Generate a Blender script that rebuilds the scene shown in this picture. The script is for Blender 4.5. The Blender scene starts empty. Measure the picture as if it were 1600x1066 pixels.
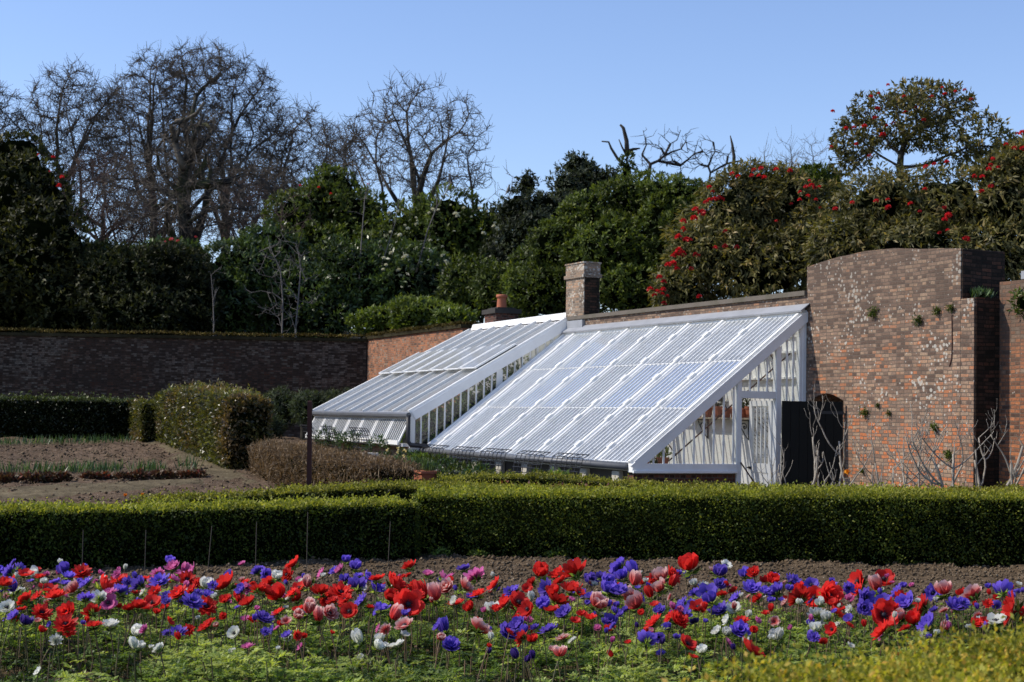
import bpy, math, random
import numpy as np
from mathutils import Vector, Matrix
random.seed(7)
rng = np.random.default_rng(11)
SC = bpy.context.scene
COL = SC.collection
PI = math.pi

# ------------------------------------------------------------------ camera
F, PITCH, ROLL, EYE = 2457.0, 0.048, 0.018, 1.7      # focal length in pixels of a 1600 px wide frame
_f = np.array([0, math.cos(PITCH), math.sin(PITCH)])
_u0 = np.array([0, -math.sin(PITCH), math.cos(PITCH)])
_x0 = np.array([1.0, 0, 0])
_x = math.cos(ROLL) * _x0 + math.sin(ROLL) * _u0
_u = -math.sin(ROLL) * _x0 + math.cos(ROLL) * _u0
cam_d = bpy.data.cameras.new('camera')
cam = bpy.data.objects.new('camera', cam_d)
COL.objects.link(cam)
M = Matrix(((_x[0], _u[0], -_f[0], 0), (_x[1], _u[1], -_f[1], 0), (_x[2], _u[2], -_f[2], EYE), (0, 0, 0, 1)))
cam.matrix_world = M
cam_d.sensor_width = 36
cam_d.lens = F / 1600 * 36
cam_d.clip_start = 0.1
cam_d.clip_end = 2000
cam_d.dof.use_dof = True
cam_d.dof.focus_distance = 14
cam_d.dof.aperture_fstop = 5.6
SC.camera = cam


def ray(px, py):
    d = _f + (px - 800) / F * _x + (533 - py) / F * _u
    return d


def at(px, py, Y):
    "the place where something seen at this direction stands, Y metres away"
    d = ray(px, py)
    return np.array([0, 0, EYE]) + d * (Y / d[1])


def sst(a, b, x):
    t = np.clip((np.asarray(x, float) - a) / (b - a), 0, 1)
    return t * t * (3 - 2 * t)


def hgt(X, Y):
    "height of the garden ground: level near, rising gently towards the back left"
    return 0.95 * sst(17, 44, Y) * sst(4, -3, X)


def hill(X, Y):
    return hgt(X, Y) + 5.5 * sst(56, 90, Y) + 1.5 * sst(40, 60, Y) * sst(2, 12, X)


def gnd(px, py, z0=0.0):
    "ground point under a direction"
    lo, hi = 2.0, 60.0
    d = ray(px, py)
    o = np.array([0, 0, EYE])
    for _ in range(50):
        m = (lo + hi) / 2
        p = o + d * (m / d[1])
        if p[2] > hgt(p[0], p[1]) + z0:
            lo = m
        else:
            hi = m
    return o + d * (lo / d[1])


# ------------------------------------------------------------------ tagging
def tag(o, label=None, cat=None, group=None, kind=None):
    if label: o['label'] = label
    if cat: o['category'] = cat
    if group: o['group'] = group
    if kind: o['kind'] = kind
    return o


def empty(name, loc=(0, 0, 0), rz=0.0, label=None, cat=None, group=None):
    o = bpy.data.objects.new(name, None)
    o.empty_display_size = 0.2
    o.location = loc
    o.rotation_euler = (0, 0, rz)
    COL.objects.link(o)
    return tag(o, label, cat, group)


def link(name, me, parent=None, loc=(0, 0, 0), rot=(0, 0, 0), scale=(1, 1, 1)):
    o = bpy.data.objects.new(name, me)
    o.location = loc
    o.rotation_euler = rot
    o.scale = scale
    COL.objects.link(o)
    if parent is not None: o.parent = parent
    return o


def np_mesh(name, V, Fq, mats, rnd=None, tt=None, smooth=False, midx=None):
    "mesh from numpy arrays: V (n,3), Fq (m,k) all faces with k corners"
    V = np.asarray(V, np.float32); Fq = np.asarray(Fq, np.int32)
    me = bpy.data.meshes.new(name)
    m, k = Fq.shape
    me.vertices.add(len(V)); me.vertices.foreach_set('co', V.ravel())
    me.loops.add(m * k); me.loops.foreach_set('vertex_index', Fq.ravel())
    me.polygons.add(m)
    me.polygons.foreach_set('loop_start', np.arange(m, dtype=np.int32) * k)
    me.polygons.foreach_set('loop_total', np.full(m, k, np.int32))
    if smooth: me.polygons.foreach_set('use_smooth', np.ones(m, bool))
    for mt in (mats if isinstance(mats, (list, tuple)) else [mats]): me.materials.append(mt)
    if midx is not None: me.polygons.foreach_set('material_index', np.asarray(midx, np.int32))
    if rnd is not None:
        a = me.attributes.new('rnd', 'FLOAT', 'FACE'); a.data.foreach_set('value', np.asarray(rnd, np.float32))
    if tt is not None:
        a = me.attributes.new('tt', 'FLOAT', 'POINT'); a.data.foreach_set('value', np.asarray(tt, np.float32))
    me.update(calc_edges=True)
    return me


class MB:
    "collects boxes, bars, tubes and plates; build() links them as ONE mesh object with metre UVs"
    def __init__(s): s.v = []; s.f = []; s.n = 0
    def add(s, vs, fs):
        b = len(s.v); s.v += [tuple(map(float, p)) for p in vs]; s.f += [tuple(i + b for i in f) for f in fs]
        return s
    def box(s, x0, x1, y0, y1, z0, z1):
        vs = [(x, y, z) for z in (z0, z1) for y in (y0, y1) for x in (x0, x1)]
        return s.add(vs, [(0, 2, 3, 1), (4, 5, 7, 6), (0, 1, 5, 4), (2, 6, 7, 3), (0, 4, 6, 2), (1, 3, 7, 5)])
    def hexa(s, a, b):
        "solid between two quads a and b (4 points each, same order)"
        return s.add(list(a) + list(b), [(3, 2, 1, 0), (4, 5, 6, 7), (0, 1, 5, 4), (1, 2, 6, 5), (2, 3, 7, 6), (3, 0, 4, 7)])
    def bar(s, p, q, w, h, up=(0, 0, 1), off=0.0):
        "rectangular bar from p to q, width w sideways, height h along up, raised by off"
        p = Vector(p); q = Vector(q); d = (q - p).normalized(); up = Vector(up)
        sd = d.cross(up).normalized(); u = sd.cross(d).normalized()
        A = [p + sd * (a * w / 2) + u * (off + b * h / 2) for a, b in ((-1, -1), (1, -1), (1, 1), (-1, 1))]
        B = [c + (q - p) for c in A]
        return s.hexa(A, B)
    def tube(s, pts, r, k=6):
        pts = [Vector(p) for p in pts]; n = len(pts); vs = []; fs = []
        rr = r if isinstance(r, (list, tuple)) else [r] * n
        ref = Vector((0.31, 0.17, 0.93))
        for i, p in enumerate(pts):
            d = (pts[min(i + 1, n - 1)] - pts[max(i - 1, 0)]).normalized()
            a = d.cross(ref)
            if a.length < 0.05: a = d.cross(Vector((1, 0, 0)))
            a.normalize(); b = d.cross(a)
            vs += [p + (a * math.cos(2 * PI * j / k) + b * math.sin(2 * PI * j / k)) * rr[i] for j in range(k)]
        for i in range(n - 1):
            fs += [(i * k + j, i * k + (j + 1) % k, (i + 1) * k + (j + 1) % k, (i + 1) * k + j) for j in range(k)]
        fs += [tuple(range(k))[::-1], tuple((n - 1) * k + j for j in range(k))]
        return s.add(vs, fs)
    def prism(s, poly, y0, y1):
        "polygon of (x, z) points extruded from y0 to y1"
        n = len(poly)
        vs = [(x, y0, z) for x, z in poly] + [(x, y1, z) for x, z in poly]
        fs = [tuple(range(n)), tuple(range(2 * n - 1, n - 1, -1))] + [(i, i + n, (i + 1) % n + n, (i + 1) % n) for i in range(n)]
        return s.add(vs, fs)
    def lathe(s, prof, c=(0, 0, 0), k=14):
        vs = []; fs = []; n = len(prof)
        for r, z in prof:
            vs += [(c[0] + r * math.cos(2 * PI * j / k), c[1] + r * math.sin(2 * PI * j / k), c[2] + z) for j in range(k)]
        for i in range(n - 1):
            fs += [(i * k + j, i * k + (j + 1) % k, (i + 1) * k + (j + 1) % k, (i + 1) * k + j) for j in range(k)]
        return s.add(vs, fs)
    def build(s, name, mat, parent=None, loc=(0, 0, 0), rz=0.0, smooth=False, bevel=0.0):
        me = bpy.data.meshes.new(name)
        me.from_pydata(s.v, [], s.f); me.materials.append(mat)
        import bmesh
        bm = bmesh.new(); bm.from_mesh(me); bmesh.ops.recalc_face_normals(bm, faces=bm.faces)
        uv = bm.loops.layers.uv.new('UVMap')
        for f in bm.faces:
            nx, ny, nz = map(abs, f.normal)
            for l in f.loops:
                x, y, z = l.vert.co
                l[uv].uv = (x, y) if nz > max(nx, ny) else ((y, z) if nx > ny else (x, z))
            f.smooth = smooth
        bm.to_mesh(me); bm.free()
        o = link(name, me, parent, loc, (0, 0, rz))
        if bevel:
            b = o.modifiers.new('bevel', 'BEVEL'); b.width = bevel; b.segments = 2; b.limit_method = 'ANGLE'
        return o


# ------------------------------------------------------------------ materials
class NT:
    def __init__(s, name):
        s.m = bpy.data.materials.new(name); s.m.use_nodes = True
        s.t = s.m.node_tree; s.t.nodes.clear()
        s.out = s.t.nodes.new('ShaderNodeOutputMaterial')
    def n(s, typ, props=None, **inp):
        nd = s.t.nodes.new('ShaderNode' + typ)
        for k, v in (props or {}).items(): setattr(nd, k, v)
        for k, v in inp.items(): s.set(nd, k, v)
        return nd
    def set(s, nd, key, v):
        key = key.replace('_', ' ')
        sock = nd.inputs[int(key[1:])] if key[0] == 'i' and key[1:].isdigit() else nd.inputs[key]
        if isinstance(v, bpy.types.NodeSocket): s.t.links.new(v, sock)
        elif isinstance(v, bpy.types.Node): s.t.links.new(v.outputs[0], sock)
        else: sock.default_value = v
    def math(s, op, a, b=0.0, clamp=False):
        return s.n('Math', {'operation': op, 'use_clamp': clamp}, i0=a, i1=b).outputs[0]
    def mix(s, fac, a, b, mode='MIX'):
        nd = s.n('Mix', {'data_type': 'RGBA', 'blend_type': mode}, i0=fac, i6=a, i7=b)
        return nd.outputs[2]
    def ramp(s, fac, stops, interp='LINEAR'):
        nd = s.n('ValToRGB', None, i0=fac); cr = nd.color_ramp; cr.interpolation = interp
        while len(cr.elements) < len(stops): cr.elements.new(0.5)
        for e, (p, c) in zip(cr.elements, stops):
            e.position = p; e.color = c if len(c) == 4 else (*c, 1)
        return nd.outputs[0]
    def noise(s, scale, vec=None, detail=3.0, rough=0.55, dist=0.0):
        nd = s.n('TexNoise', None, Scale=scale, Detail=detail, Roughness=rough, Distortion=dist)
        if vec is not None: s.set(nd, 'Vector', vec)
        return nd.outputs[0]
    def obj(s): return s.n('TexCoord').outputs['Object']
    def uv(s): return s.n('TexCoord').outputs['UV']
    def pos(s): return s.n('NewGeometry').outputs['Position']
    def attr(s, a): return s.n('Attribute', {'attribute_name': a}).outputs['Fac']
    def bump(s, h, strength=0.5, dist=0.02):
        return s.n('Bump', None, Strength=strength, Distance=dist, Height=h).outputs[0]
    def bsdf(s, color, rough=0.6, spec=0.3, normal=None, metal=0.0):
        b = s.n('BsdfPrincipled', None, Base_Color=color, Roughness=rough, Metallic=metal)
        b.inputs['Specular IOR Level'].default_value = spec
        if normal is not None: s.set(b, 'Normal', normal)
        return b
    def done(s, sh):
        s.set(s.out, 'Surface', sh); return s.m


def rgb(r, g, b): return (r, g, b, 1.0)


def m_paint(name, c, rough=0.5, dirt=0.25, dcol=(0.25, 0.24, 0.2), scale=3.0):
    t = NT(name); p = t.obj()
    n = t.noise(scale, p, 5, 0.65); f = t.math('MULTIPLY', t.ramp(n, [(0.42, (0, 0, 0)), (0.75, (1, 1, 1))]), dirt)
    col = t.mix(f, rgb(*c), rgb(*dcol))
    return t.done(t.bsdf(col, rough, 0.35, t.bump(t.noise(40, p, 3), 0.15, 0.004)))


def m_leaf(name, stops, trans=0.3, rough=0.42, spec=0.4, big=0.5, bigscale=0.5, tcol=None, alt=None):
    "leaves: colour from each leaf's own random value, light and dark drifts, some light through the blade"
    t = NT(name); r = t.attr('rnd')
    col = t.ramp(r, stops)
    nz = t.noise(bigscale, t.pos(), 3, 0.6)
    drift = t.ramp(nz, [(0.3, (1 - big,) * 3), (0.7, (1 + big * 0.5,) * 3)])
    col = t.mix(1.0, col, drift, 'MULTIPLY')
    if alt:
        af = t.math('ADD', t.noise(alt[1], t.pos(), 4, 0.6), t.math('MULTIPLY', t.math('SUBTRACT', r, 0.5), 0.25))
        col = t.mix(t.ramp(af, [(alt[2], (0, 0, 0)), (alt[2] + 0.14, (1, 1, 1))]), col, t.mix(1.0, t.ramp(r, [(0, (0.25,) * 3), (1, (1.5,) * 3)]), rgb(*alt[0]), 'MULTIPLY'))
    b = t.bsdf(col, rough, spec)
    if trans <= 0: return t.done(b)
    tc = t.mix(1.0, col, rgb(*(tcol or (1.5, 1.5, 0.6))), 'MULTIPLY')
    tr = t.n('BsdfTranslucent', None, Color=tc)
    return t.done(t.n('MixShader', None, i0=trans, i1=b, i2=tr))


def m_bark(name, c1, c2, scale=6, moss=0.0, mcol=(0.09, 0.1, 0.03)):
    t = NT(name); p = t.obj(); n = t.noise(scale, p, 6, 0.7)
    col = t.ramp(n, [(0.3, c1), (0.7, c2)])
    if moss:
        mf = t.math('MULTIPLY', t.ramp(t.noise(0.9, p, 4), [(0.45, (0, 0, 0)), (0.6, (1, 1, 1))]), moss)
        col = t.mix(mf, col, rgb(*mcol))
    return t.done(t.bsdf(col, 0.85, 0.15, t.bump(n, 0.6, 0.03)))


def m_brick(name, stops, mortar=(0.2, 0.17, 0.14), lichen=0.5, grime=(0.03, 0.024, 0.02), grime_amt=0.4, white=0.0, bw=0.18, bh=0.056, top=None, redz=None):
    t = NT(name); uv = t.uv(); p = t.obj()
    wob = t.n('TexNoise', None, Scale=2.6, Detail=2.0, Vector=p).outputs[1]
    v = t.n('VectorMath', {'operation': 'MULTIPLY_ADD'}, i0=wob, i1=(0.04, 0.045, 0.0), i2=uv).outputs[0]
    br = t.n('TexBrick', {'offset': 0.5, 'squash': 0.55, 'squash_frequency': 2}, Vector=v, Color1=rgb(0, 0, 0), Color2=rgb(1, 1, 1), Mortar=rgb(0, 0, 0),
             Scale=1.0, Mortar_Size=0.007, Mortar_Smooth=0.3, Bias=0.0, Brick_Width=bw, Row_Height=bh)
    per, mf = br.outputs[0], br.outputs[1]
    big = t.noise(0.75, p, 4, 0.6)
    sh = t.math('ADD', t.math('ADD', t.math('MULTIPLY', per, 0.95), 0.02), t.math('MULTIPLY', t.math('SUBTRACT', big, 0.5), 1.0), clamp=True)
    if redz is not None:
        z = t.n('SeparateXYZ', None, i0=p).outputs[2]
        low = t.n('MapRange', None, i0=z, i1=redz[0], i2=redz[1], i3=0.22, i4=-0.28).outputs[0]
        sh = t.math('ADD', sh, low, clamp=True)
    col = t.ramp(sh, stops)
    fine = t.noise(30, p, 4, 0.7)
    col = t.mix(1.0, col, t.ramp(fine, [(0.25, (0.55,) * 3), (0.75, (1.3,) * 3)]), 'MULTIPLY')
    col = t.mix(mf, col, rgb(*mortar))
    g = t.ramp(t.noise(1.3, p, 6, 0.7, 0.6), [(0.4, (0, 0, 0)), (0.68, (1, 1, 1))])
    col = t.mix(t.math('MULTIPLY', g, grime_amt), col, rgb(*grime))
    if lichen:
        vo = t.n('TexVoronoi', {'feature': 'F1'}, Vector=p, Scale=13.0, Randomness=1.0)
        spot = t.math('LESS_THAN', vo.outputs[0], t.math('MULTIPLY', t.math('SUBTRACT', t.noise(1.1, p, 4, 0.6), 0.38), 1.5 * lichen))
        col = t.mix(t.math('MULTIPLY', spot, 0.8), col, rgb(0.47, 0.44, 0.38))
        v2 = t.n('TexVoronoi', {'feature': 'F1'}, Vector=p, Scale=5.0, Randomness=1.0)
        spot2 = t.math('LESS_THAN', v2.outputs[0], t.math('MULTIPLY', t.math('SUBTRACT', t.noise(0.8, p, 3, 0.6), 0.44), 0.75 * lichen))
        col = t.mix(t.math('MULTIPLY', spot2, 0.55), col, rgb(0.4, 0.38, 0.32))
    if white:
        wn = t.math('ADD', t.math('MULTIPLY', per, 0.35), t.math('MULTIPLY', t.noise(0.42, p, 6, 0.72, 0.4), 1.0))
        pm = t.ramp(wn, [(0.66, (0, 0, 0)), (0.86, (1, 1, 1))])
        col = t.mix(t.math('MULTIPLY', pm, t.math('MULTIPLY', t.ramp(t.noise(7, p, 4, 0.7), [(0.35, (0.15,) * 3), (0.65, (1, 1, 1))]), white)), col, rgb(0.20, 0.17, 0.135))
    if top is not None:
        z = t.n('SeparateXYZ', None, i0=p).outputs[2]
        tz = t.n('MapRange', None, i0=t.math('ADD', z, t.math('MULTIPLY', big, 0.9)), i1=top[0], i2=top[1], i3=0.0, i4=top[2]).outputs[0]
        col = t.mix(tz, col, rgb(0.11, 0.082, 0.064))
    h = t.math('ADD', t.math('MULTIPLY', mf, -1.0), t.math('MULTIPLY', fine, 0.8))
    return t.done(t.bsdf(col, 0.9, 0.12, t.bump(h, 0.7, 0.012)))


def m_soil(name, c1, c2, fleck=(0.35, 0.3, 0.24), scale=9):
    t = NT(name); p = t.pos()
    n = t.noise(scale, p, 8, 0.7); n2 = t.noise(0.6, p, 4)
    col = t.ramp(n, [(0.32, c1), (0.66, c2)])
    col = t.mix(1.0, col, t.ramp(n2, [(0.3, (0.75,) * 3), (0.7, (1.25,) * 3)]), 'MULTIPLY')
    v = t.n('TexVoronoi', {'feature': 'F1'}, Vector=p, Scale=22.0)
    f = t.math('LESS_THAN', v.outputs[0], t.math('MULTIPLY', t.noise(5, p, 2), 0.36))
    col = t.mix(t.math('MULTIPLY', f, 0.55), col, rgb(*fleck))
    return t.done(t.bsdf(col, 0.95, 0.08, t.bump(t.noise(26, p, 6, 0.7), 0.9, 0.03)))


def m_glass(name, body, f_tr, tint=(0.92, 0.95, 0.96), rough=0.03, streak=0.3, add=0.10, mir=0.8):
    "glass as transparent sheet, dusty body and Fresnel mirror"
    t = NT(name); p = t.obj()
    tr = t.n('BsdfTransparent', None, Color=rgb(*tint))
    n = t.noise(5, p, 5, 0.6)
    df = t.bsdf(t.mix(t.ramp(n, [(0.35, (0, 0, 0)), (0.7, (1, 1, 1))]), rgb(*body), rgb(*[c * (1 - streak) for c in body])), 0.5, 0.3)
    base = t.n('MixShader', None, i0=f_tr, i1=df, i2=tr)
    gl = t.n('BsdfGlossy', None, Color=rgb(1, 1, 1), Roughness=rough)
    lw = t.n('LayerWeight', None, Blend=0.25)
    fr = t.math('MULTIPLY', lw.outputs[0], mir)
    fr = t.math('ADD', fr, add * 0.3, clamp=True)
    return t.done(t.n('MixShader', None, i0=fr, i1=base, i2=gl))


WHITE = m_paint('white_paint', (0.82, 0.82, 0.80), 0.45, 0.22, (0.45, 0.43, 0.38))
WHITEW = m_paint('limewash', (0.88, 0.87, 0.83), 0.8, 0.2, (0.5, 0.48, 0.4), 1.5)
LEAD = m_paint('lead', (0.30, 0.31, 0.33), 0.5, 0.5, (0.16, 0.165, 0.175), 2.0)
IRON = m_paint('black_iron', (0.018, 0.019, 0.022), 0.5, 0.3, (0.05, 0.045, 0.04))
GUTTER = m_paint('grey_gutter', (0.10, 0.105, 0.115), 0.45, 0.4, (0.2, 0.2, 0.2))
RUST = m_paint('rusty_steel', (0.05, 0.016, 0.012), 0.8, 0.6, (0.02, 0.01, 0.009), 6)
DOORBLACK = m_paint('dark_door_paint', (0.003, 0.0042, 0.0032), 0.85, 0.3, (0.008, 0.008, 0.007))
TERRA = m_paint('terracotta', (0.42, 0.13, 0.065), 0.85, 0.5, (0.25, 0.13, 0.09), 9)
WOOD = m_paint('weathered_wood', (0.33, 0.27, 0.19), 0.8, 0.6, (0.16, 0.12, 0.09), 7)
STONE = m_paint('pale_stone', (0.5, 0.46, 0.38), 0.85, 0.6, (0.25, 0.22, 0.18), 6)
ROOFGLASS = m_glass('dusty_roof_glass', (0.42, 0.455, 0.50), 0.5, (0.94, 0.96, 0.97), 0.06, 0.4)
OLDGLASS = m_glass('grey_roof_glass', (0.50, 0.51, 0.50), 0.34, (0.9, 0.93, 0.93), 0.08, 0.3)
SASHGLASS = m_glass('sash_glass', (0.10, 0.105, 0.11), 0.55, (0.8, 0.82, 0.83), 0.05, 0.3, 0.0, 0.35)
CLEAR = m_glass('clear_glass', (0.5, 0.52, 0.5), 0.965, (0.95, 0.97, 0.96), 0.02, 0.2)

TALLST = [(0.0, (0.13, 0.086, 0.065)), (0.2, (0.22, 0.145, 0.105)), (0.45, (0.31, 0.205, 0.145)), (0.62, (0.39, 0.27, 0.18)), (0.74, (0.40, 0.205, 0.12)), (0.87, (0.46, 0.185, 0.09)), (0.97, (0.52, 0.18, 0.075))]
TALLBRICK = m_brick('weathered_brick', TALLST, (0.14, 0.112, 0.09), 1.0, grime=(0.075, 0.055, 0.042), top=(3.2, 4.9, 0.45), grime_amt=0.42, redz=(0.7, 3.9))
SHADEBRICK = m_brick('shade_painted_brick', [(0, (0.022, 0.017, 0.014)), (0.6, (0.062, 0.04, 0.03)), (1, (0.12, 0.055, 0.035))], (0.02, 0.018, 0.015), 0.12, grime=(0.012, 0.013, 0.008), grime_amt=0.7)  # darker brick with the shade of unlit faces painted into its colour
WEATHERED = m_brick('half_weathered_brick', [(0.0, (0.10, 0.06, 0.045)), (0.3, (0.26, 0.115, 0.065)), (0.6, (0.42, 0.16, 0.075)), (0.85, (0.50, 0.19, 0.08)), (1.0, (0.3, 0.22, 0.16))], (0.16, 0.12, 0.09), 0.4, grime_amt=0.4, top=(2.5, 3.7, 0.75))
REDBRICK = m_brick('orange_brick', [(0.0, (0.10, 0.06, 0.045)), (0.3, (0.24, 0.11, 0.065)), (0.6, (0.37, 0.15, 0.075)), (0.85, (0.46, 0.18, 0.085)), (1.0, (0.3, 0.22, 0.16))],
                   (0.22, 0.18, 0.14), 0.35, grime_amt=0.4)
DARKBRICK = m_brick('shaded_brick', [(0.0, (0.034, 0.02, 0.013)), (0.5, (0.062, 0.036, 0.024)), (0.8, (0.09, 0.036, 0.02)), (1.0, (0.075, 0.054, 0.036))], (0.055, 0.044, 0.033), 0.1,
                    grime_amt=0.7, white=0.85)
BASEBRICK = m_brick('dark_red_brick', [(0.0, (0.04, 0.022, 0.02)), (0.5, (0.12, 0.05, 0.038)), (1.0, (0.2, 0.075, 0.05))], (0.13, 0.11, 0.09), 0.1, grime_amt=0.3)
CHIMBRICK = m_brick('lichen_brick', [(0.0, (0.12, 0.092, 0.075)), (0.5, (0.28, 0.21, 0.155)), (1.0, (0.40, 0.25, 0.16))], (0.26, 0.225, 0.18), 1.7, grime_amt=0.3)
SOIL = m_soil('garden_soil', (0.045, 0.031, 0.019), (0.155, 0.11, 0.068))
SOILB = m_soil('brown_soil', (0.05, 0.033, 0.021), (0.17, 0.118, 0.078))
DIRT = m_soil('path_dirt', (0.075, 0.058, 0.033), (0.165, 0.132, 0.08), (0.25, 0.22, 0.13), 5)
LITTER = m_soil('leaf_litter', (0.018, 0.016, 0.009), (0.05, 0.042, 0.022), (0.06, 0.05, 0.03), 2)

BARK = m_bark('grey_bark', (0.018, 0.016, 0.013), (0.062, 0.055, 0.046), 5, 0.5)
BARKP = m_bark('pale_bark', (0.16, 0.13, 0.10), (0.34, 0.29, 0.23), 5)
BARKF = m_bark('fig_bark', (0.19, 0.165, 0.135), (0.40, 0.36, 0.30), 8)
TWIG = m_bark('twigs', (0.06, 0.05, 0.04), (0.125, 0.105, 0.083), 2)
TWIGR = m_bark('reddish_twigs', (0.05, 0.033, 0.028), (0.11, 0.075, 0.062), 2)
TWIGP = m_bark('grey_twigs', (0.10, 0.09, 0.082), (0.2, 0.18, 0.165), 2)

G = m_leaf
L_BOX = G('box_leaves', [(0.0, (0.007, 0.013, 0.003)), (0.3, (0.040, 0.064, 0.013)), (0.65, (0.092, 0.132, 0.021)), (0.8, (0.207, 0.230, 0.034)), (1.0, (0.414, 0.402, 0.069))], 0.42, 0.55, 0.25, 0.4, 1.6)
L_BOXT = G('box_lit_top_leaves', [(0.0, (0.02, 0.028, 0.006)), (0.35, (0.08, 0.095, 0.015)), (0.7, (0.23, 0.23, 0.035)), (1.0, (0.38, 0.35, 0.06))], 0.35, 0.55, 0.25, 0.35, 1.6)  # sunlight on the low hedge tops painted into the leaf colour
L_NEAR = G('golden_leaves', [(0.0, (0.03, 0.045, 0.006)), (0.3, (0.24, 0.25, 0.03)), (0.75, (0.46, 0.42, 0.06)), (1.0, (0.6, 0.36, 0.07))], 0.45, 0.55, 0.25, 0.45, 5.0)
L_LAUREL = G('laurel_leaves', [(0.0, (0.004, 0.008, 0.003)), (0.25, (0.046, 0.068, 0.015)), (0.7, (0.115, 0.151, 0.028)), (1.0, (0.230, 0.250, 0.054))], 0.33, 0.5, 0.22, 0.55, 0.5)
L_OLIVE = G('olive_leaves', [(0.0, (0.005, 0.008, 0.003)), (0.4, (0.034, 0.039, 0.012)), (1.0, (0.111, 0.107, 0.031))], 0.3, 0.5, 0.2, 0.5, 0.35)
L_DARK = G('dark_leaves', [(0.0, (0.003, 0.006, 0.003)), (0.4, (0.027, 0.033, 0.012)), (1.0, (0.083, 0.084, 0.030))], 0.2, 0.6, 0.15, 0.5, 0.4)
L_GLOSS = G('glossy_leaves', [(0.0, (0.004, 0.008, 0.004)), (0.3, (0.038, 0.063, 0.019)), (0.8, (0.101, 0.149, 0.041)), (1.0, (0.203, 0.257, 0.074))], 0.28, 0.38, 0.35, 0.55, 0.5)
L_RHODO = G('rhododendron_leaves', [(0.0, (0.009, 0.010, 0.005)), (0.25, (0.078, 0.078, 0.026)), (0.6, (0.176, 0.156, 0.052)), (0.85, (0.286, 0.208, 0.078)), (1.0, (0.520, 0.390, 0.182))], 0.3, 0.48, 0.22, 0.4, 0.6)
L_WALLBUSH = G('bright_leaves', [(0.0, (0.012, 0.022, 0.005)), (0.4, (0.072, 0.108, 0.017)), (1.0, (0.180, 0.216, 0.036))], 0.35, 0.4, 0.4, 0.5, 1.0)
L_GREY = G('grey_leaves', [(0.0, (0.013, 0.018, 0.010)), (0.5, (0.065, 0.088, 0.046)), (1.0, (0.143, 0.169, 0.091))], 0.3, 0.6, 0.2, 0.4, 1.0)
L_CONIFER = G('conifer_leaves', [(0.0, (0.008, 0.012, 0.008)), (0.5, (0.058, 0.072, 0.044)), (1.0, (0.117, 0.130, 0.085))], 0.25, 0.6, 0.2, 0.4, 0.6)
L_BEECH = G('beech_leaves', [(0.0, (0.04, 0.026, 0.016)), (0.5, (0.17, 0.115, 0.065)), (0.9, (0.28, 0.2, 0.115)), (1.0, (0.4, 0.3, 0.18))], 0.25, 0.6, 0.25, 0.3, 1.5, (1.3, 1.1, 0.7))
L_TALLH = G('mixed_hedge_leaves', [(0.0, (0.012, 0.014, 0.005)), (0.4, (0.06, 0.06, 0.018)), (0.8, (0.12, 0.13, 0.03)), (1.0, (0.24, 0.23, 0.07))], 0.3, 0.38, 0.4, 0.4, 1.0, None, ((0.13, 0.085, 0.04), 0.8, 0.53))
L_FERN = G('anemone_leaves', [(0.0, (0.015, 0.025, 0.006)), (0.3, (0.075, 0.125, 0.026)), (0.7, (0.21, 0.31, 0.06)), (1.0, (0.40, 0.46, 0.12))], 0.4, 0.5, 0.3, 0.5, 1.6)
L_BLADE = G('daffodil_leaves', [(0.0, (0.02, 0.04, 0.015)), (0.6, (0.065, 0.12, 0.045)), (1.0, (0.14, 0.2, 0.08))], 0.3, 0.4, 0.4, 0.3, 2.0)
L_RED = G('russet_leaves', [(0.0, (0.03, 0.015, 0.01)), (0.5, (0.10, 0.05, 0.03)), (0.8, (0.09, 0.08, 0.03)), (1.0, (0.24, 0.05, 0.03))], 0.25, 0.5, 0.3, 0.3, 2.0, (1.3, 0.9, 0.6))
L_MOSS = G('moss', [(0.0, (0.03, 0.022, 0.008)), (0.6, (0.10, 0.072, 0.02)), (1.0, (0.16, 0.13, 0.035))], 0.1, 0.8, 0.1, 0.4, 1.0)
L_REDFL = G('red_blossom', [(0.0, (0.35, 0.008, 0.012)), (0.6, (0.66, 0.02, 0.028)), (1.0, (0.8, 0.06, 0.06))], 0.3, 0.5, 0.2, 0.1, 1.0, (1.2, 0.7, 0.7))
L_WHITEFL = G('cream_blossom', [(0.0, (0.55, 0.52, 0.36)), (1.0, (0.8, 0.78, 0.62))], 0.3, 0.5, 0.2, 0.1, 1.0, (1.1, 1.1, 0.9))
L_ORANGE = G('orange_blossom', [(0.0, (0.7, 0.22, 0.01)), (1.0, (0.85, 0.36, 0.02))], 0.3, 0.5, 0.2, 0.1, 1.0, (1.1, 0.9, 0.7))
L_YELLOW = G('yellow_blossom', [(0.0, (0.75, 0.6, 0.2)), (1.0, (0.85, 0.78, 0.45))], 0.3, 0.5, 0.2, 0.1, 1.0, (1.1, 1.0, 0.8))


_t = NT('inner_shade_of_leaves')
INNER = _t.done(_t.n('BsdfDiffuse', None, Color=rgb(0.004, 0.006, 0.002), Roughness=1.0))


# ------------------------------------------------------------------ noise, leaves, bushes, hedges
def vnoise(x, y, scale, seed):
    r = np.random.default_rng(seed); T = r.random((256, 256))
    x = np.asarray(x) / scale + 500.3; y = np.asarray(y) / scale + 500.7
    xi = np.floor(x).astype(int); yi = np.floor(y).astype(int); fx = x - xi; fy = y - yi
    fx = fx * fx * (3 - 2 * fx); fy = fy * fy * (3 - 2 * fy)
    g = lambda a, b: T[a % 256, b % 256]
    return (g(xi, yi) * (1 - fx) + g(xi + 1, yi) * fx) * (1 - fy) + (g(xi, yi + 1) * (1 - fx) + g(xi + 1, yi + 1) * fx) * fy - 0.5


def nrm(a):
    return a / np.maximum(np.linalg.norm(a, axis=-1, keepdims=True), 1e-9)


def rdir(n):
    return nrm(rng.normal(size=(n, 3)))


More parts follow.
